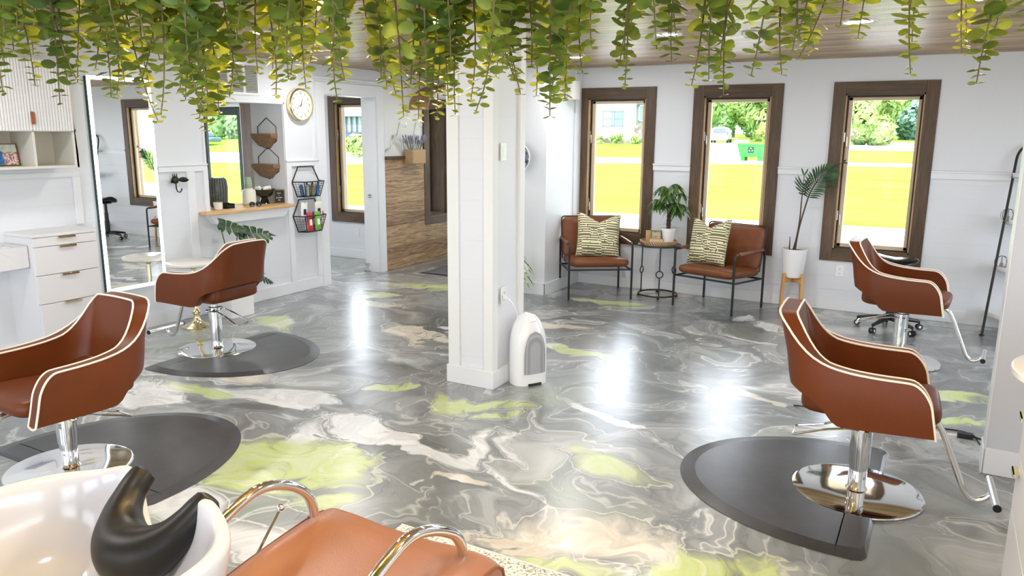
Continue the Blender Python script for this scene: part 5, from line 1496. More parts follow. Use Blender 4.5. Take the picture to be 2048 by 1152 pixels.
_rp = [(_rp[0][0], _rp[0][1] + .006, _rp[0][2] + .004, .018)] + _rp + [(_rp[-1][0], _rp[-1][1] + .006, _rp[-1][2] + .004, .018)]
obj('neck_rest', MB().tube([q[:3] for q in _rp], [q[3] for q in _rp], 26), pr('black_gel', lin(12, 12, 13), .42), parent=t, ang=80)
obj('drain', MB().lathe([(.0005, .797), (.028, .797), (.032, .794)], 24), CHROME, parent=t)
obj('pedestal', MB().box(-.13, .13, -.16, .10, PZ, .70), pr('unit_pedestal', lin(214, 214, 212), .4), parent=t, bevel=.02)
t = thing('shampoo_chair', 'light tan padded shampoo seat with curved chrome arms in the foreground', 'shampoo chair', (-1.19, 1.30, 0))
def seatp(u, v):
    # u across (-1..1), v from rear to front over the rolled edge, closed section
    x = (u * 2 - 1)
    xx = .295 * (abs(x) ** .96) * (1 if x > 0 else -1)
    L_ = [(-.26, .47), (-.27, .50), (-.26, .600), (-.18, .625), (-.05, .640), (.08, .652), (.18, .660), (.235, .655), (.262, .635), (.272, .60), (.272, .53), (.262, .485), (.24, .47), (-.26, .47)]
    i = v * (len(L_) - 1); k = min(len(L_) - 2, int(i)); f = i - k
    y = L_[k][0] * (1 - f) + L_[k + 1][0] * f; z = L_[k][1] * (1 - f) + L_[k + 1][1] * f
    if z > .58: z += (max(0, 1 - abs(y + .03) / .2) ** .5) * .030 * math.exp(-((abs(x) - .74) / .16) ** 2) - .008 * math.exp(-(x / .45) ** 4) - .022 * max(0, (abs(x) - .80) / .20) ** 2
    return (xx, y, z)
sm = MB().grid(seatp, 36, 52)
ends = [[seatp(0, j / 52) for j in range(53)], [seatp(1, j / 52) for j in range(53)]]
for k, e_ in enumerate(ends): sm.add(e_[:-1], [tuple(range(52))])
obj('seat', sm, LEATHER2, parent=t, ang=50, bevel=.008, seg=3)
for k, e_ in enumerate(ends):
    obj('seam_welt', MB().tube([Vector(p) + Vector((.001 if k else -.001, 0, 0)) for p in e_[6:46]], .0035, 6), pr('welt_brown_%d' % k, lin(120, 66, 40), .5), parent=t)
obj('backrest', MB().grid(lambda u, v: (.27 * math.cos(u * 2 * PI) ** 1 if False else (.27 * (abs(math.cos(u * 2 * PI)) ** .3) * (1 if math.cos(u * 2 * PI) > 0 else -1) * abs(math.cos((v - .5) * PI)) ** .3), -.31 + .045 * math.sin((v - .5) * PI) - .25 * ((.09 * (abs(math.sin(u * 2 * PI)) ** .3) * (1 if math.sin(u * 2 * PI) > 0 else -1)) * abs(math.cos((v - .5) * PI)) ** .3), .62 + .11 * (abs(math.sin(u * 2 * PI)) ** .3) * (1 if math.sin(u * 2 * PI) > 0 else -1) * abs(math.cos((v - .5) * PI)) ** .3), 40, 12, closeu=True), LEATHER2, parent=t, ang=80)
for s, X in ((-1, -.27), (1, .21)):
    pts = rail([(X, -.42, .60), (X, -.33, .68), (X, -.145, .785), (X, -.02, .822), (X, .08, .790), (X, .165 if s < 0 else .19, .72), (X, .175 if s < 0 else .215, .62)], 8, .07)
    obj('chrome_arm', MB().tube(pts, .0145, 18), CHROME, parent=t)
    obj('arm_socket', MB().lathe([(.014, 0), (.021, 0), (.020, .006), (.014, .008)], 24, (X, .175 if s < 0 else .213, .645 if s < 0 else .640)), pr('socket_dark_%d' % (s + 1), lin(50, 30, 20), .5), parent=t)
obj('recline_lever', MB().tube([(-.34, -.10, .50), (-.345, .02, .58), (-.36, .13, .668)], .0045, 10).ball((-.36, .134, .672), .0125, 10), CHROME, parent=t)
obj('seat_frame', MB().box(-.25, .25, -.24, .24, .43, .47).box(-.34, -.25, -.12, -.08, .46, .50), BLACKM, parent=t, bevel=.004)
obj('support', MB().lathe([(.20, PZ), (.20, PZ + .015), (.05, PZ + .03), (.045, .43)], 32), CHROME, parent=t)

# ------------------------------------------------------------------ warm bulbs and hanging foliage
bm_ = pr('warm_bulb_glow', (1, .7, .3, 1), .3, emis=(1, .72, .32, 1), es=22)
for k, (x, y, z) in enumerate(BULBS):
    lb = ['warm glowing hanging bulb above the tall lit mirror side, hidden in foliage', 'warm glowing hanging bulb in the foliage left of centre', 'warm glowing hanging bulb shining through the foliage in front of the column top',
          'warm hanging bulb over the rightmost window', 'warm hanging bulb at the far right of the foliage'][k]
    t = thing('hanging_bulb', lb, 'light bulb', (x, y, z), 0, 'warm bulbs hanging in the foliage')
    obj('glass_bulb', MB().lathe([(.0005, -.032), (.016, -.028), (.026, -.012), (.027, .003), (.018, .024), (.012, .036)], 20), bm_, parent=t)
    obj('socket', MB().lathe([(.0135, .034), (.0145, .036), (.0145, .07), (.0005, .072)], 16), BLACKP, parent=t)
    obj('cord', MB().tube([(0, 0, .07), (0, 0, CEIL - z)], .003, 6), BLACKP, parent=t)
    ld = bpy.data.lights.new('bulb_light', 'POINT'); ld.energy = 13; ld.color = (1, .70, .30); ld.shadow_soft_size = .035
    lo = bpy.data.objects.new('bulb_light', ld); COL.objects.link(lo); lo.location = (x, y, z - .05)
EU = NT('eucalyptus_leaf')
c = EU.coord('Object'); oi = EU.n('ShaderNodeObjectInfo')
ge = EU.n('ShaderNodeNewGeometry'); nz = EU.noise(c, 26, 2, .5)
v = EU.math('ADD', EU.math('MULTIPLY', nz.outputs[0], .75), EU.math('MULTIPLY', oi.outputs['Random'], .28))
col = EU.ramp(v, [(.30, lin(40, 72, 34)), (.5, lin(78, 108, 46)), (.66, lin(118, 138, 56)), (.82, lin(158, 166, 74))])
EU.l(col, EU.b.inputs['Base Color']); EU.b.inputs['Roughness'].default_value = .5
tl = EU.n('ShaderNodeBsdfTranslucent'); EU.l(EU.mix(.35, col, lin(214, 214, 60)), tl.inputs[0])
mx = EU.n('ShaderNodeMixShader'); mx.inputs[0].default_value = .38
EU.l(EU.b.outputs[0], mx.inputs[1]); EU.l(tl.outputs[0], mx.inputs[2]); EU.l(mx.outputs[0], EU.t.nodes['Material Output'].inputs[0])
EUM = EU.mat
TWIG = pr('strand_twig', lin(96, 84, 50), .7)
GARLAND = [(-1.335,0.704,1.779,1),(-1.426,0.775,1.855,1),(-1.427,0.813,1.797,1),(-1.452,0.836,1.862,1),(-1.258,0.747,1.764,1),(-1.403,0.869,1.806,1),(-1.371,0.899,1.829,1),(-1.29,0.869,1.777,1),(-1.369,0.943,1.786,1),(-1.325,0.96,1.74,1),(-1.161,0.871,1.746,1),(-1.134,0.891,1.772,1),(-1.013,0.808,1.748,1),(-1.191,0.985,1.722,1),(-1.199,1.023,1.755,1),(-1.05,0.916,1.8,1),(-1.077,0.989,1.821,1),(-1.039,1.022,1.784,1),(-1.008,1.044,1.795,1),(-0.833,0.911,1.765,1),(-0.969,1.086,1.812,1),(-0.858,1.066,1.809,1),(-0.862,1.099,1.782,1),(-0.789,1.039,1.745,1),(-0.813,1.109,1.743,1),(-0.816,1.17,1.747,1),(-0.755,1.147,1.751,1),(-0.743,1.188,1.779,1),(-0.59,0.988,1.752,1),(-0.602,1.036,1.806,1),(-0.636,1.133,1.842,1),(-0.662,1.204,1.787,1),(-0.544,1.092,1.747,1),(-0.593,1.257,1.78,1),(-0.574,1.245,1.823,1),(-0.47,1.061,1.842,1),(-0.471,1.237,1.798,1),(-0.453,1.146,1.824,1),(-0.392,1.109,1.84,1),(-0.388,1.144,1.827,1),(-0.353,1.239,1.797,1),(-0.33,1.196,1.801,1),(-0.306,1.214,1.78,1),(-0.254,1.179,1.805,1),(-0.259,1.353,1.817,1),(-0.207,1.347,1.841,1),(-0.184,1.455,1.904,1),(-0.15,1.465,1.882,1),(-0.069,1.366,1.815,1),(-0.006,1.675,1.87,1),(0.027,1.321,1.794,1),(0.048,1.5,1.849,1),(0.076,1.463,1.882,1),(-0.239,1.341,1.87,1),(-0.771,1.332,1.826,0),(-1.237,0.963,1.819,0),(0.02,1.791,1.893,0),(-0.449,1.565,1.94,0),(-0.329,1.259,1.822,0),(-0.623,1.319,1.805,0),(-0.843,1.285,1.876,0),(-0.23,1.494,1.87,0),(-1.276,0.825,1.911,0),(-1.548,0.828,1.842,0),(-0.833,1.261,1.835,0),(-1.163,1.146,1.851,0),(-1.103,0.764,1.793,0),(-0.663,1.166,1.81,0),(-0.745,1.065,1.776,0),(-1.268,0.856,1.849,0),(-0.924,1.142,1.85,0),(-0.475,1.196,1.835,0),(-0.473,1.443,1.887,0),(-0.779,1.163,1.775,0),(-1.108,1.02,1.918,0),(-1.151,1.179,1.922,0),(-1.212,0.809,1.845,0),(-1.128,0.92,1.741,0),(-0.979,0.868,1.856,0),(-0.792,1.068,1.8,0),(-0.553,1.506,1.946,0),(-1.251,0.685,1.856,0),(-1.024,1.134,1.847,0),(-1.211,0.844,1.876,0),(-0.71,0.993,1.804,0),(-0.701,1.21,1.825,0),(-0.673,1.312,1.79,0),(-0.969,1.239,1.885,0),(-0.806,0.921,1.883,0),(-1.23,0.746,1.8,0),(-0.372,1.616,1.944,0),(-0.745,1.262,1.837,0),(-1.133,1.1,1.836,0),(-0.885,0.88,1.798,0),(-0.365,1.325,1.874,0),(-1.356,0.823,1.8,0),(-1.085,0.855,1.785,0),(-0.62,1.195,1.834,0),(-1.088,0.962,1.778,0),(-1.637,0.86,1.868,0),(-0.973,1.202,1.911,0),(-1.48,0.997,1.9,0),(-1.059,1.171,1.89,0),(-0.839,1.047,1.795,0),(-0.668,1.009,1.827,0),(0.047,1.708,1.934,0),(-1.305,0.949,1.852,0),(-0.81,1.356,1.834,0),(-1.386,0.847,1.899,0),(-1.224,0.937,1.845,0),(-0.876,1.009,1.837,0),(-1.272,0.917,1.805,0),(-1.183,0.95,1.804,0),(-1.533,0.881,1.86,0),(-0.489,1.299,1.903,0),(-0.975,0.97,1.838,0),(-1.221,0.675,1.86,0),(-1.081,1.099,1.824,0),(-0.766,1.183,1.853,0),(-1.057,1.136,1.852,0),(-1.311,0.881,1.93,0),(-0.223,1.324,1.853,0),(0.048,1.626,1.925,0),(-1.289,1.036,1.792,0),(-0.978,1.027,1.897,0),(-0.078,1.513,1.875,0),(-1.004,0.831,1.788,0),(-0.654,1.353,1.804,0),(-1.0,0.988,1.871,0),(-0.982,1.172,1.905,0),(-0.079,1.453,1.905,0),(-0.422,1.22,1.872,0),(-0.734,1.129,1.809,0),(-0.569,1.154,1.77,0),(-0.991,1.263,1.895,0),(-1.405,0.932,1.908,0),(-1.358,0.779,1.893,0),(-1.23,0.902,1.802,0),(-0.96,0.991,1.859,0),(-1.212,0.695,1.869,0),(-0.929,1.039,1.906,0),(-0.744,1.326,1.887,0),(-0.649,1.107,1.909,0),(-0.207,1.261,1.862,0),(-0.541,1.117,1.817,0),(-1.151,0.824,1.854,0),(-1.043,0.86,1.828,0),(-1.157,1.008,1.89,0),(-1.523,0.801,1.843,0),(-1.173,0.774,1.903,0),(-1.256,1.036,1.83,0),(-0.771,1.291,1.842,0),(-1.468,0.924,1.885,0),(-0.899,1.026,1.886,0)]
# the long strands are named by what hangs right behind their tips
WHERE = ['at the left edge of the picture before the fluted doors', 'just right of the left edge, above the cabinet', 'before the left fluted door, the lower one', 'before the left fluted door, high up near its top', 'before the right fluted door, longest of those there', 'at the right side of the fluted doors', 'before the top left corner of the tall lit mirror', 'before the reflected ceiling in the mirror', 'over the reflected window frame top in the mirror', 'over the right border of the tall lit mirror', 'just right of the tall lit mirror', 'on the white wall between mirror and shelf opening', 'left of the shelf opening, near its top corner', 'over the green door frame in the shelf opening', 'before the wooden casing in the shelf opening', 'over the left louvres of the vent grille', 'over the right edge of the vent grille', 'left of the gold wall clock, with big dark leaves', 'right above the clock dial', 'over the left corner of the doorway casing', 'above the middle of the doorway casing', 'above the right corner of the doorway', 'on the white foyer wall beside the arched hood', 'above the foyer coat hooks', 'over the left curve of the arched hood', 'before the top of the dark foyer window', 'on the left edge of the column', 'on the left recessed panel of the column, right half', 'on the corner of the column, above its upper outlet', 'on the right face of the column near its corner', 'on the right face of the column, the shortest there', 'on the right edge of the column', 'before the lit stub wall, longest of those there', 'beside the white cylinder lamp', 'above the white cylinder lamp', 'on the ceiling edge above the leftmost window corner', 'above the middle of the leftmost window head', 'slightly left above the leftmost window head', 'above the right corner of the leftmost window', 'between the leftmost and middle windows, near the ceiling line', 'at the left corner of the middle window', 'just above the head of the middle window, left part', 'over the head of the middle window, longest of those there', 'above the right part of the middle window', 'above the right corner of the middle window', 'on the ceiling edge between middle and right windows', 'on the ceiling planks left of the bright downlight', 'on the bright downlight over the rightmost window', 'above the head of the rightmost window', 'right of the rightmost window, near the ceiling line', 'on the bare wall right of the rightmost window', 'on the ceiling edge at the far right', 'at the right edge of the picture', 'on the ceiling planks right of the middle window']
TOPZ = 2.40
def round_leaf(mb, base, d, side, R):
    """an almost round cupped leaf on a short stalk"""
    nrm = d.cross(side).normalized()
    c_ = base + d * (R * 1.25)
    vs = [c_ + nrm * (-R * .16)]
    n = 9
    for k in range(n):
        a = 2 * PI * k / n
        vs.append(c_ + d * (R * 1.08 * math.cos(a)) + side * (R * .92 * math.sin(a)) + nrm * (R * .10))
    i0 = len(mb.v)
    mb.add(vs, [(0, 1 + k, 1 + (k + 1) % n) for k in range(n)])
    mb.add([base - side * .0008, base + side * .0008, c_ - d * (R * .9)], [(0, 1, 2)])
si = 0
for i, (x, y, z, big) in enumerate(GARLAND):
    rg_ = random.Random(100 + i)
    if big:
        lab, grp = 'long eucalyptus strand, tip ' + WHERE[si], 'long hanging eucalyptus strands'; si += 1
    else:
        lab, grp = 'shorter leafy eucalyptus strand filling out the dense upper foliage', 'short eucalyptus strands in the upper foliage'
    t = thing('eucalyptus_strand', lab, 'hanging foliage', (x, y, z), 0, grp)
    H = TOPZ - z
    # gently waving stem from the tip upward
    ph = rg_.uniform(0, 6.28); am = rg_.uniform(.006, .020); lean = Vector((rg_.uniform(-.05, .05), rg_.uniform(-.04, .04), 0))
    curl = Vector((rg_.uniform(-1, 1), rg_.uniform(-1, 1), 0)) * .018
    def pos(h):
        k = h / H
        return Vector((am * math.sin(h * 9 + ph) - am * math.sin(ph), am * math.cos(h * 7 + ph) - am * math.cos(ph), h)) + lean * k + curl * math.exp(-h / .05)
    hs = [j * .03 for j in range(int(H / .03) + 1)] + [H]
    pts = [pos(h) for h in hs]
    obj('stem', MB().tube(pts, [.0009 + .0016 * min(1, h / .3) for h in hs], 5), TWIG, parent=t)
    lf = MB()
    h = .0; k = 0
    ph2 = rg_.uniform(0, PI)
    scale = rg_.uniform(.85, 1.2) * (1.0 if big else .95)
    while h < min(H - .1, .47):
        gr = min(1, h / .13)
        R = (.0052 + .0098 * gr ** .75) * scale * rg_.uniform(.85, 1.12)
        p = pos(h); a = ph2 + (k % 2) * PI / 2 + rg_.uniform(-.35, .35)
        for s in (0, PI):
            a2 = a + s
            el = rg_.uniform(-.45 - .35 * gr, .30 + .1 * gr)
            d_ = Vector((math.cos(a2) * math.cos(el), math.sin(a2) * math.cos(el), math.sin(el)))
            tw = rg_.uniform(-.6, .6) * (1 + .9 * gr)
            side = d_.cross(Vector((0, 0, 1))).normalized(); upv = side.cross(d_)
            side = side * math.cos(tw) + upv * math.sin(tw)
            round_leaf(lf, p, d_, side, R)
        h += (.0105 + .0065 * gr) * rg_.uniform(.85, 1.15) * (1 if h < .3 else .95); k += 1
    obj('leaves', lf, EUM, parent=t, ang=80)
o = obj('hanging_rod', MB().tube([(-1.75, .62, TOPZ), (.55, 1.80, TOPZ)], .012, 10).tube([(-1.5, .75, TOPZ), (-1.5, .75, CEIL)], .006, 6).tube([(.3, 1.67, TOPZ), (.3, 1.67, CEIL)], .006, 6), BLACKM)
tag(o, 'black rod above the frame from which the eucalyptus strands hang', 'rod')

# ------------------------------------------------------------------ outside
def ground_z(x, y):
    q = min(1, max(0, (y - 65) / 17)); q = q * q * (3 - 2 * q)
    return -.3 + 1.1 * q + .012 * max(0, y - 90)
def gmesh(z_off, poly=None, x0=-140, x1=60, y0=8.6, y1=190, st=3.0):
    mb = MB(); nx = int((x1 - x0) / st); ny = int((y1 - y0) / st)
    return mb.grid(lambda u, v: (x0 + u * (x1 - x0), y0 + v * (y1 - y0), ground_z(0, y0 + v * (y1 - y0)) + z_off), nx, ny)
lw = NT('sunlit_lawn'); n1 = lw.noise(lw.coord('Object', (.25, .6, 1)), 1.0, 5, .6); n2 = lw.noise(lw.coord('Object'), 14, 3, .6)
lw.l(lw.ramp(lw.math('ADD', lw.math('MULTIPLY', n1.outputs[0], .7), lw.math('MULTIPLY', n2.outputs[0], .3)), [(.35, (.11, .24, .026, 1)), (.5, (.135, .28, .034, 1)), (.65, (.16, .30, .045, 1))]), lw.b.inputs['Base Color']); lw.b.inputs['Roughness'].default_value = .95; lw.b.inputs['Specular IOR Level'].default_value = 0
o = obj('ground', gmesh(0), lw.mat); o['kind'] = 'structure'
o = obj('ground_near_house', MB().box(-60, 30, -12, 8.7, -.6, -.31), pr('gravel', lin(170, 168, 160), .9), smooth=False); o['kind'] = 'structure'
CONC = pr('bright_concrete', lin(226, 224, 218), .85, noise_amt=.05, nscale=2)
ASPH = pr('pale_asphalt', lin(186, 186, 186), .9, noise_amt=.05, nscale=1)
def flat(name, near, far, mt, dz):
    mb = MB(); n = len(near)
    vs = []
    sub = 12
    rows = []
    for (a, b) in zip(near, far):
        rows.append([(a[0] + (b[0] - a[0]) * k / sub, a[1] + (b[1] - a[1]) * k / sub) for k in range(sub + 1)])
    mb.add([(x, y, ground_z(x, y) + dz) for r_ in rows for (x, y) in r_], [(i * (sub + 1) + k, (i + 1) * (sub + 1) + k, (i + 1) * (sub + 1) + k + 1, i * (sub + 1) + k + 1) for i in range(n - 1) for k in range(sub)])
    o = obj(name, mb, mt, smooth=False); o['kind'] = 'structure'; return o
flat('sidewalk', [(-40, 8.6), (-16.5, 8.6), (-14.4, 8.6), (-7.7, 8.6), (25, 8.6)], [(-40, 10.5), (-16.5, 14.2), (-14.4, 16.4), (-7.7, 18.5), (25, 20)], CONC, .02)
flat('road', [(-120, 14), (-60, 29), (-42, 35), (-32, 38.5), (-21, 50), (-12, 55), (-4, 56.4), (50, 58)], [(-130, 34), (-72, 46), (-58, 54), (-50, 61), (-26, 63), (-14, 63.8), (-4, 63.6), (50, 66)], ASPH, .02)
flat('driveway_left', [(-21.5, 63), (-13.8, 63)], [(-27, 88), (-20.5, 88)], CONC, .03)
flat('driveway_right', [(-9.0, 75), (3, 75)], [(-7.0, 100), (3, 104)], ASPH, .03)

def house(name, label, loc, w_, d_, h_, wallm, roofm, stone=None, wins=(), rise=1.6, extra=None, rz=0):
    t = thing(name, label, 'house', loc, rz)
    obj('walls', MB().box(0, w_, 0, d_, .55 if stone else 0, h_), wallm, parent=t, smooth=False)
    if stone: obj('foundation', MB().box(-.05, w_ + .05, -.06, d_, -.4, .56), stone, parent=t, smooth=False)
    ov = .5
    obj('roof', MB().add([(-ov, -ov, h_), (w_ + ov, -ov, h_), (w_ + ov, d_ + ov, h_), (-ov, d_ + ov, h_), (-ov, d_ / 2, h_ + rise), (w_ + ov, d_ / 2, h_ + rise)], [(0, 1, 5, 4), (2, 3, 4, 5), (0, 4, 3), (1, 2, 5), (3, 2, 1, 0)]), roofm, parent=t, smooth=False)
    for (x, z, ww, hh, div) in wins:
        f = obj('window', MB().box(x - .08, x + ww + .08, -.06, 0, z - .08, z + .04).box(x - .08, x + ww + .08, -.06, 0, z + hh - .04, z + hh + .08).box(x - .08, x + .04, -.06, 0, z, z + hh).box(x + ww - .04, x + ww + .08, -.06, 0, z, z + hh).box(x, x + ww, -.05, 0, z + hh / 2 - .05, z + hh / 2 + .05), pr('far_window_frame', lin(92, 100, 104), .5), parent=t, smooth=False)
        obj('pane', MB().box(x, x + ww, -.03, -.01, z, z + hh), div, parent=f, smooth=False)
    return t
PANE1 = pr('far_pane', lin(132, 142, 144), .5); PANE2 = pr('far_pane_dark', lin(96, 110, 108), .5)
stm = NT('rubble_stone'); vo = stm.n('ShaderNodeTexVoronoi'); vo.inputs['Scale'].default_value = 2.6; stm.l(stm.coord('Object'), vo.inputs['Vector']); sc_ = stm.n('ShaderNodeSeparateColor'); stm.l(vo.outputs['Color'], sc_.inputs[0])
stm.l(stm.ramp(sc_.outputs[0], [(.2, lin(96, 88, 76)), (.5, lin(150, 140, 122)), (.8, lin(110, 108, 112))]), stm.b.inputs['Base Color'])
t = house('white_house', 'white house with stone foundation across the road, seen through the leftmost window', (-44.5, 80, .72), 14.6, 9, 5.3, pr('white_siding', lin(178, 182, 186), .7), pr('pale_roof', lin(190, 192, 196), .7), stone=stm.mat,
      wins=[(11.15, 1.85, 1.05, 1.55, PANE1), (12.45, 1.85, 1.0, 1.55, PANE2)])
obj('porch_wall', MB().box(14.6, 18.5, 1.0, 9, 1.9, 5.3).box(14.6, 18.5, .98, 1.02, 1.9, 1.95), pr('grey_siding', lin(98, 110, 106), .7), parent=t, smooth=False)
obj('stone_base', MB().box(14.6, 18.5, .6, 9, -.4, 1.95), stm.mat, parent=t, smooth=False)
f = obj('window', MB().box(14.9, 16.0, .9, 1.0, 2.35, 2.45).box(14.9, 16.0, .9, 1.0, 3.95, 4.05).box(14.9, 15.0, .9, 1.0, 2.35, 4.05).box(15.9, 16.0, .9, 1.0, 2.35, 4.05).box(15.42, 15.48, .9, 1.0, 2.4, 4.0), WPLAST, parent=t, smooth=False)
obj('pane', MB().box(15.0, 15.9, .95, .98, 2.45, 3.95), PANE2, parent=f, smooth=False)
obj('porch_roof', MB().box(14.5, 19.0, -.2, 9.5, 5.25, 5.5), pr('roof_edge', lin(206, 208, 210), .6), parent=t, smooth=False)
t = house('blue_house', 'distant blue and red house with a glazed gable seen through the hallway window', (-68.5, 75, 1.05), 9, 7, 3.0, pr('blue_siding', lin(60, 78, 108), .7), pr('house_roof', lin(186, 190, 196), .7), wins=[(k * .85 + 2.2, .7, .45, 1.9, PANE1) for k in range(7)], rise=1.3)
obj('brick_bay', MB().box(.2, 1.6, -.3, 0, 0, 2.6), pr('red_brick', lin(170, 96, 90), .8), parent=t, smooth=False)
obj('gable', MB().add([(-.3, -.8, 2.6), (3.2, -.8, 4.4), (6.7, -.8, 2.6), (-.3, .2, 2.6), (3.2, .2, 4.4), (6.7, .2, 2.6)], [(0, 1, 2), (5, 4, 3), (0, 3, 4, 1), (1, 4, 5, 2)]), WPLAST, parent=t, smooth=False)

# silver van
t = thing('silver_van', 'silver minivan parked beyond the road, rear towards the middle window', 'car', (-21.7, 84.5, ground_z(0, 84.5)), math.radians(8))
sv = pr('silver_paint', lin(128, 130, 138), .4)
def van(u, v):
    # u along length 0..1 (rear at 0), v around half section profile
    y = u * 4.8
    roof = lerp_tab(u, [(0, 1.05), (.02, 1.25), (.10, 1.72), (.2, 1.78), (.6, 1.72), (.74, 1.15), (.9, 1.0), (1, .75)])
    a = v * 2 * PI
    e = .45
    ca, sa = math.cos(a), math.sin(a)
    wv = .96 * (1 - .05 * (u > .95))
    x = wv * (abs(ca) ** e) * (1 if ca > 0 else -1) * (1 - .16 * max(0, sa) ** 2)
    z = .30 + (roof - .30) * (.5 + .5 * (abs(sa) ** e) * (1 if sa > 0 else -1))
    return (x, y, z)
mb = MB().grid(van, 24, 28); mb.add([van(0, k / 28) for k in range(28)], [tuple(range(28))]); mb.add([van(1, k / 28) for k in range(28)], [tuple(range(28))])
obj('body', mb, sv, parent=t)
obj('rear_window', MB().add([(-.68, .02, 1.12), (.68, .02, 1.12), (.62, .38, 1.58), (-.62, .38, 1.58)], [(0, 1, 2, 3)]).add([(-.68, -.03, 1.12), (.68, -.03, 1.12), (.62, .33, 1.60), (-.62, .33, 1.60)], [(3, 2, 1, 0)]), pr('tinted_glass', lin(60, 70, 88), .3), parent=t)
obj('side_window', MB().box(-.945, -.90, .7, 3.0, 1.12, 1.5), pr('tinted_side_glass', lin(86, 98, 118), .1), parent=t, bevel=.03)
for s in (-1, 1): obj('tail_lamp', MB().box(s * .86 - .09, s * .86 + .09, -.05, .1, .95, 1.25), pr('tail_red', lin(210, 70, 90), .3), parent=t, bevel=.02)
obj('bumper', MB().box(-.95, .95, -.10, .15, .35, .62), sv, parent=t, bevel=.05)
for s in (-1, 1):
    for y in (.9, 3.8): obj('wheel', MB().tube([(s * .98, y, .33), (s * .74, y, .33)], .33, 18), BLACKP, parent=t)
obj('licence_plate', MB().box(-.22, .22, -.012, .02, .82, .95), WPLAST, parent=t)

# green dumpster
t = thing('dumpster', 'bright green rubbish skip with a dark square sign on the grass across the road', 'dumpster', (-14.35, 62.0, ground_z(0, 62) + .33))
gp = pr('skip_green', lin(36, 134, 40), .7)
obj('tub', MB().add([(0.15, 0, 0), (1.85, 0, 0), (2.1, 0, 1.0), (-.1, 0, 1.0), (.15, 1.3, 0), (1.85, 1.3, 0), (2.1, 1.3, 1.0), (-.1, 1.3, 1.0)], [(0, 1, 2, 3), (7, 6, 5, 4), (0, 4, 5, 1), (1, 5, 6, 2), (3, 7, 4, 0), (2, 6, 7, 3)]), gp, parent=t, bevel=.02)
obj('rim', MB().box(-.16, 2.16, -.05, .05, .93, 1.03).box(-.16, -.06, 0, 1.3, .93, 1.03).box(2.06, 2.16, 0, 1.3, .93, 1.03), pr('skip_rim', lin(60, 150, 60), .6), parent=t)
obj('feet', MB().box(.2, .5, .1, 1.2, -.33, 0).box(1.5, 1.8, .1, 1.2, -.33, 0), gp, parent=t)
obj('sign_plate', MB().box(.75, 1.20, -.02, 0, .30, .78), pr('dark_sign', lin(14, 44, 26), .7), parent=t)
tr_ = pr('pale_arrows', lin(150, 210, 170), .6)
for k in range(3):
    a = PI / 2 + k * 2 * PI / 3; cx_, cz_ = .975 + .11 * math.cos(a), .54 + .11 * math.sin(a)
    obj('recycling_arrow', MB().prism([(cx_ + .07 * math.cos(a + PI / 2), cz_ + .07 * math.sin(a + PI / 2)), (cx_ + .06 * math.cos(a + .3), cz_ + .06 * math.sin(a + .3)), (cx_ + .07 * math.cos(a - PI / 2), cz_ + .07 * math.sin(a - PI / 2)), (cx_ - .02 * math.cos(a), cz_ - .02 * math.sin(a))], 0, .01, M=Matrix(((1, 0, 0, 0), (0, 0, -1, -.02), (0, 1, 0, 0), (0, 0, 0, 1)))), tr_, parent=t, smooth=False)
o = obj('mailbox_post', MB().box(-13.98, -13.80, 58.9, 59.1, -.3, 1.35).box(-13.8, -12.9, 58.95, 59.05, 1.15, 1.35), WPLAST, smooth=False); tag(o, 'white post with a crossarm at the road edge beside the green skip', 'post')
t = thing('red_marker', 'small red roadside marker post behind the green skip', 'marker post', (-19.6, 84, ground_z(0, 84)))
obj('post', MB().tube([(0, 0, 0), (0, 0, 1.1)], .06, 8), pr('marker_red', lin(220, 90, 70), .5), parent=t); obj('bar', MB().box(-1.0, 0, -.03, .03, .5, .6), pr('marker_red_bar', lin(220, 100, 80), .5), parent=t)

# trees and shrubs
def treecrown(mb, c, R_, n, sz, seed, flat_=1.0):
    r_ = random.Random(seed)
    blobs = [(Vector((r_.uniform(-.6, .6) * R_[0], r_.uniform(-.5, .5) * R_[1], r_.uniform(-.55, .6) * R_[2])), r_.uniform(.35, .6)) for _ in range(9)]
    for k in range(n):
        b, s = blobs[k % 9]
        z = r_.uniform(-1, 1); a = r_.uniform(0, 6.283); q = math.sqrt(1 - z * z)
        nv = Vector((q * math.cos(a), q * math.sin(a), z))
        p = Vector(c) + b + Vector((nv.x * R_[0] * s, nv.y * R_[1] * s, nv.z * R_[2] * s)) * r_.uniform(.82, 1.02)
        t1 = (nv.orthogonal().normalized() + Vector((r_.uniform(-.6, .6), r_.uniform(-.6, .6), r_.uniform(-.6, .6)))).normalized(); t2 = nv.cross(t1).normalized()
        e = sz * r_.uniform(.6, 1.3)
        mb.add([p - t1 * e, p + t2 * e * .6, p + t1 * e, p - t2 * e * .6], [(0, 1, 2, 3)])
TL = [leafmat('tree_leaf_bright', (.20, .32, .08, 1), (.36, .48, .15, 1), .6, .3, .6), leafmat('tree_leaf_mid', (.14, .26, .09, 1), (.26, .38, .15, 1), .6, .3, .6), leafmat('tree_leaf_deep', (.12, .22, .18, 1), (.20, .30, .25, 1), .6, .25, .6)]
def tree(label, x, y, h_, r_, mt, seed, n=5200, low=-.06):
    g = ground_z(x, y)
    t = thing('tree', label, 'tree', (x, y, g), 0, 'trees beyond the road')
    mb = MB(); treecrown(mb, (0, 0, h_ * (.5 + low)), (r_ * 1.12, r_ * .85, h_ * .52), n, .40, seed)
    obj('crown', mb, mt, parent=t, smooth=False)
    obj('trunk', MB().tube([(0, 0, -.2), (.1, 0, h_ * .35), (0, 0, h_ * .7)], [.22, .16, .06], 8), BARK, parent=t)
tree('broad green tree behind the silver van, left in the middle window', -28.5, 102, 10.5, 3.0, TL[0], 1)
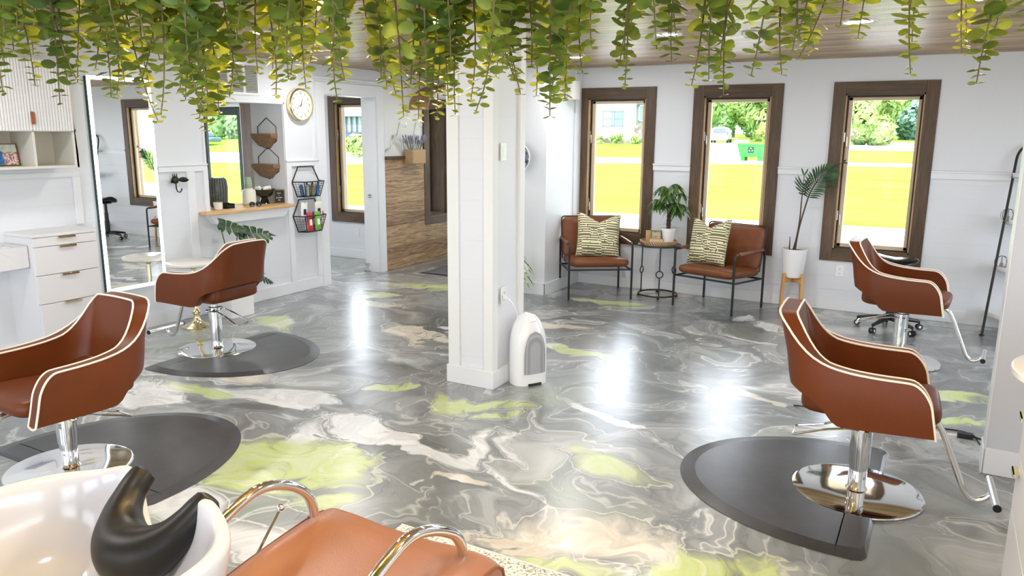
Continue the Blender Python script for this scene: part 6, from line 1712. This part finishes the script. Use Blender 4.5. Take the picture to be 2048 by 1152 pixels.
tree('pale green tree above the van roof in the middle window', -24.2, 112, 11.5, 3.2, TL[0], 2)
tree('yellow-green tree in the centre of the middle window', -20.2, 101, 10, 3.0, TL[0], 3)
tree('darker green tree at the right of the middle window', -17.0, 110, 11, 3.2, TL[1], 4)
tree('green tree between middle and right windows, beyond the road', -12.9, 99, 9.5, 2.9, TL[1], 5)
tree('bright leafy tree at left in the rightmost window', -9.6, 89, 9, 2.6, TL[0], 6)
tree('rounded green tree in the centre of the rightmost window', -5.9, 82, 7.2, 2.5, TL[0], 7)
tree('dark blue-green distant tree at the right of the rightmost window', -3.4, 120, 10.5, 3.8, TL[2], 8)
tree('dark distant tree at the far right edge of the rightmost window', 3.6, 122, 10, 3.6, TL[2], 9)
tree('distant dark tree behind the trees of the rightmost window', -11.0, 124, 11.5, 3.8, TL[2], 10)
tree('distant tree above the white house porch', -35.5, 114, 10, 3.6, TL[1], 11)
tree('tall distant tree behind the middle window trees', -31.0, 130, 12.5, 3.8, TL[1], 12)
tree('tall distant tree rearmost in the middle window', -20.0, 127, 12.5, 4.2, TL[1], 13)
tree('distant green tree seen through the green-framed door', -90, 78, 9, 3.9, TL[1], 14)
tree('distant pale tree seen at the left of the green-framed door', -101, 70, 9, 3.9, TL[0], 15)
def shrub(label, x, y, h_, r_, mt, seed, n=600, sz=.16):
    t = thing('shrub', label, 'shrub', (x, y, ground_z(x, y)), 0, 'shrubs outside')
    mb = MB(); treecrown(mb, (0, 0, h_ * .45), (r_, r_ * .8, h_ * .5), n, sz, seed)
    obj('foliage', mb, mt, parent=t, smooth=False)
    obj('twigs', MB().tube([(0, 0, -.1), (0, 0, h_ * .5)], .05, 6), BARK, parent=t)
shrub('low shrub at the right edge of the middle window behind the green skip', -11.2, 66, 2.6, 1.3, TL[1], 21, 900)
shrub('small shrub by the white house foundation, left one', -33.6, 79, .9, .6, TL[0], 22)
shrub('small shrub by the white house foundation, below its window', -31.3, 79, 1.2, .7, TL[0], 23)
shrub('small shrub before the stone part of the white house', -29.2, 79.2, 1.0, .6, TL[0], 24)
shrub('round bright shrub on the lawn outside the hallway window', -41.9, 49, 2.2, 1.15, TL[0], 25, 900)
shrub('loose pale shrub at left below the rightmost window tree', -8.6, 76, 2.0, 1.5, leafmat('pinkish_scrub', (.25, .24, .12, 1), (.40, .38, .22, 1), .7, .3, 2), 26, 900)
shrub('yellowish shrub mass beside the silver van', -17.5, 92, 2.6, 2.4, leafmat('yellow_scrub', (.28, .30, .07, 1), (.42, .40, .12, 1), .7, .3, 2), 27, 900)
t = thing('dark_pickup', 'dark parked vehicle far away, seen through the green-framed door', 'car', (-86, 70, ground_z(0, 70)), math.radians(0))
obj('body', MB().box(-2.4, 2.4, -.9, .9, .45, 1.05), pr('teal_paint', lin(60, 90, 96), .3), parent=t, bevel=.15)
obj('cab', MB().box(-.9, 1.1, -.8, .8, 1.0, 1.75), pr('cab_glass', lin(90, 110, 116), .2), parent=t, bevel=.2)
for x in (-1.5, 1.5): obj('wheel', MB().tube([(x, -.95, .38), (x, -.7, .38)], .38, 16), BLACKP, parent=t)
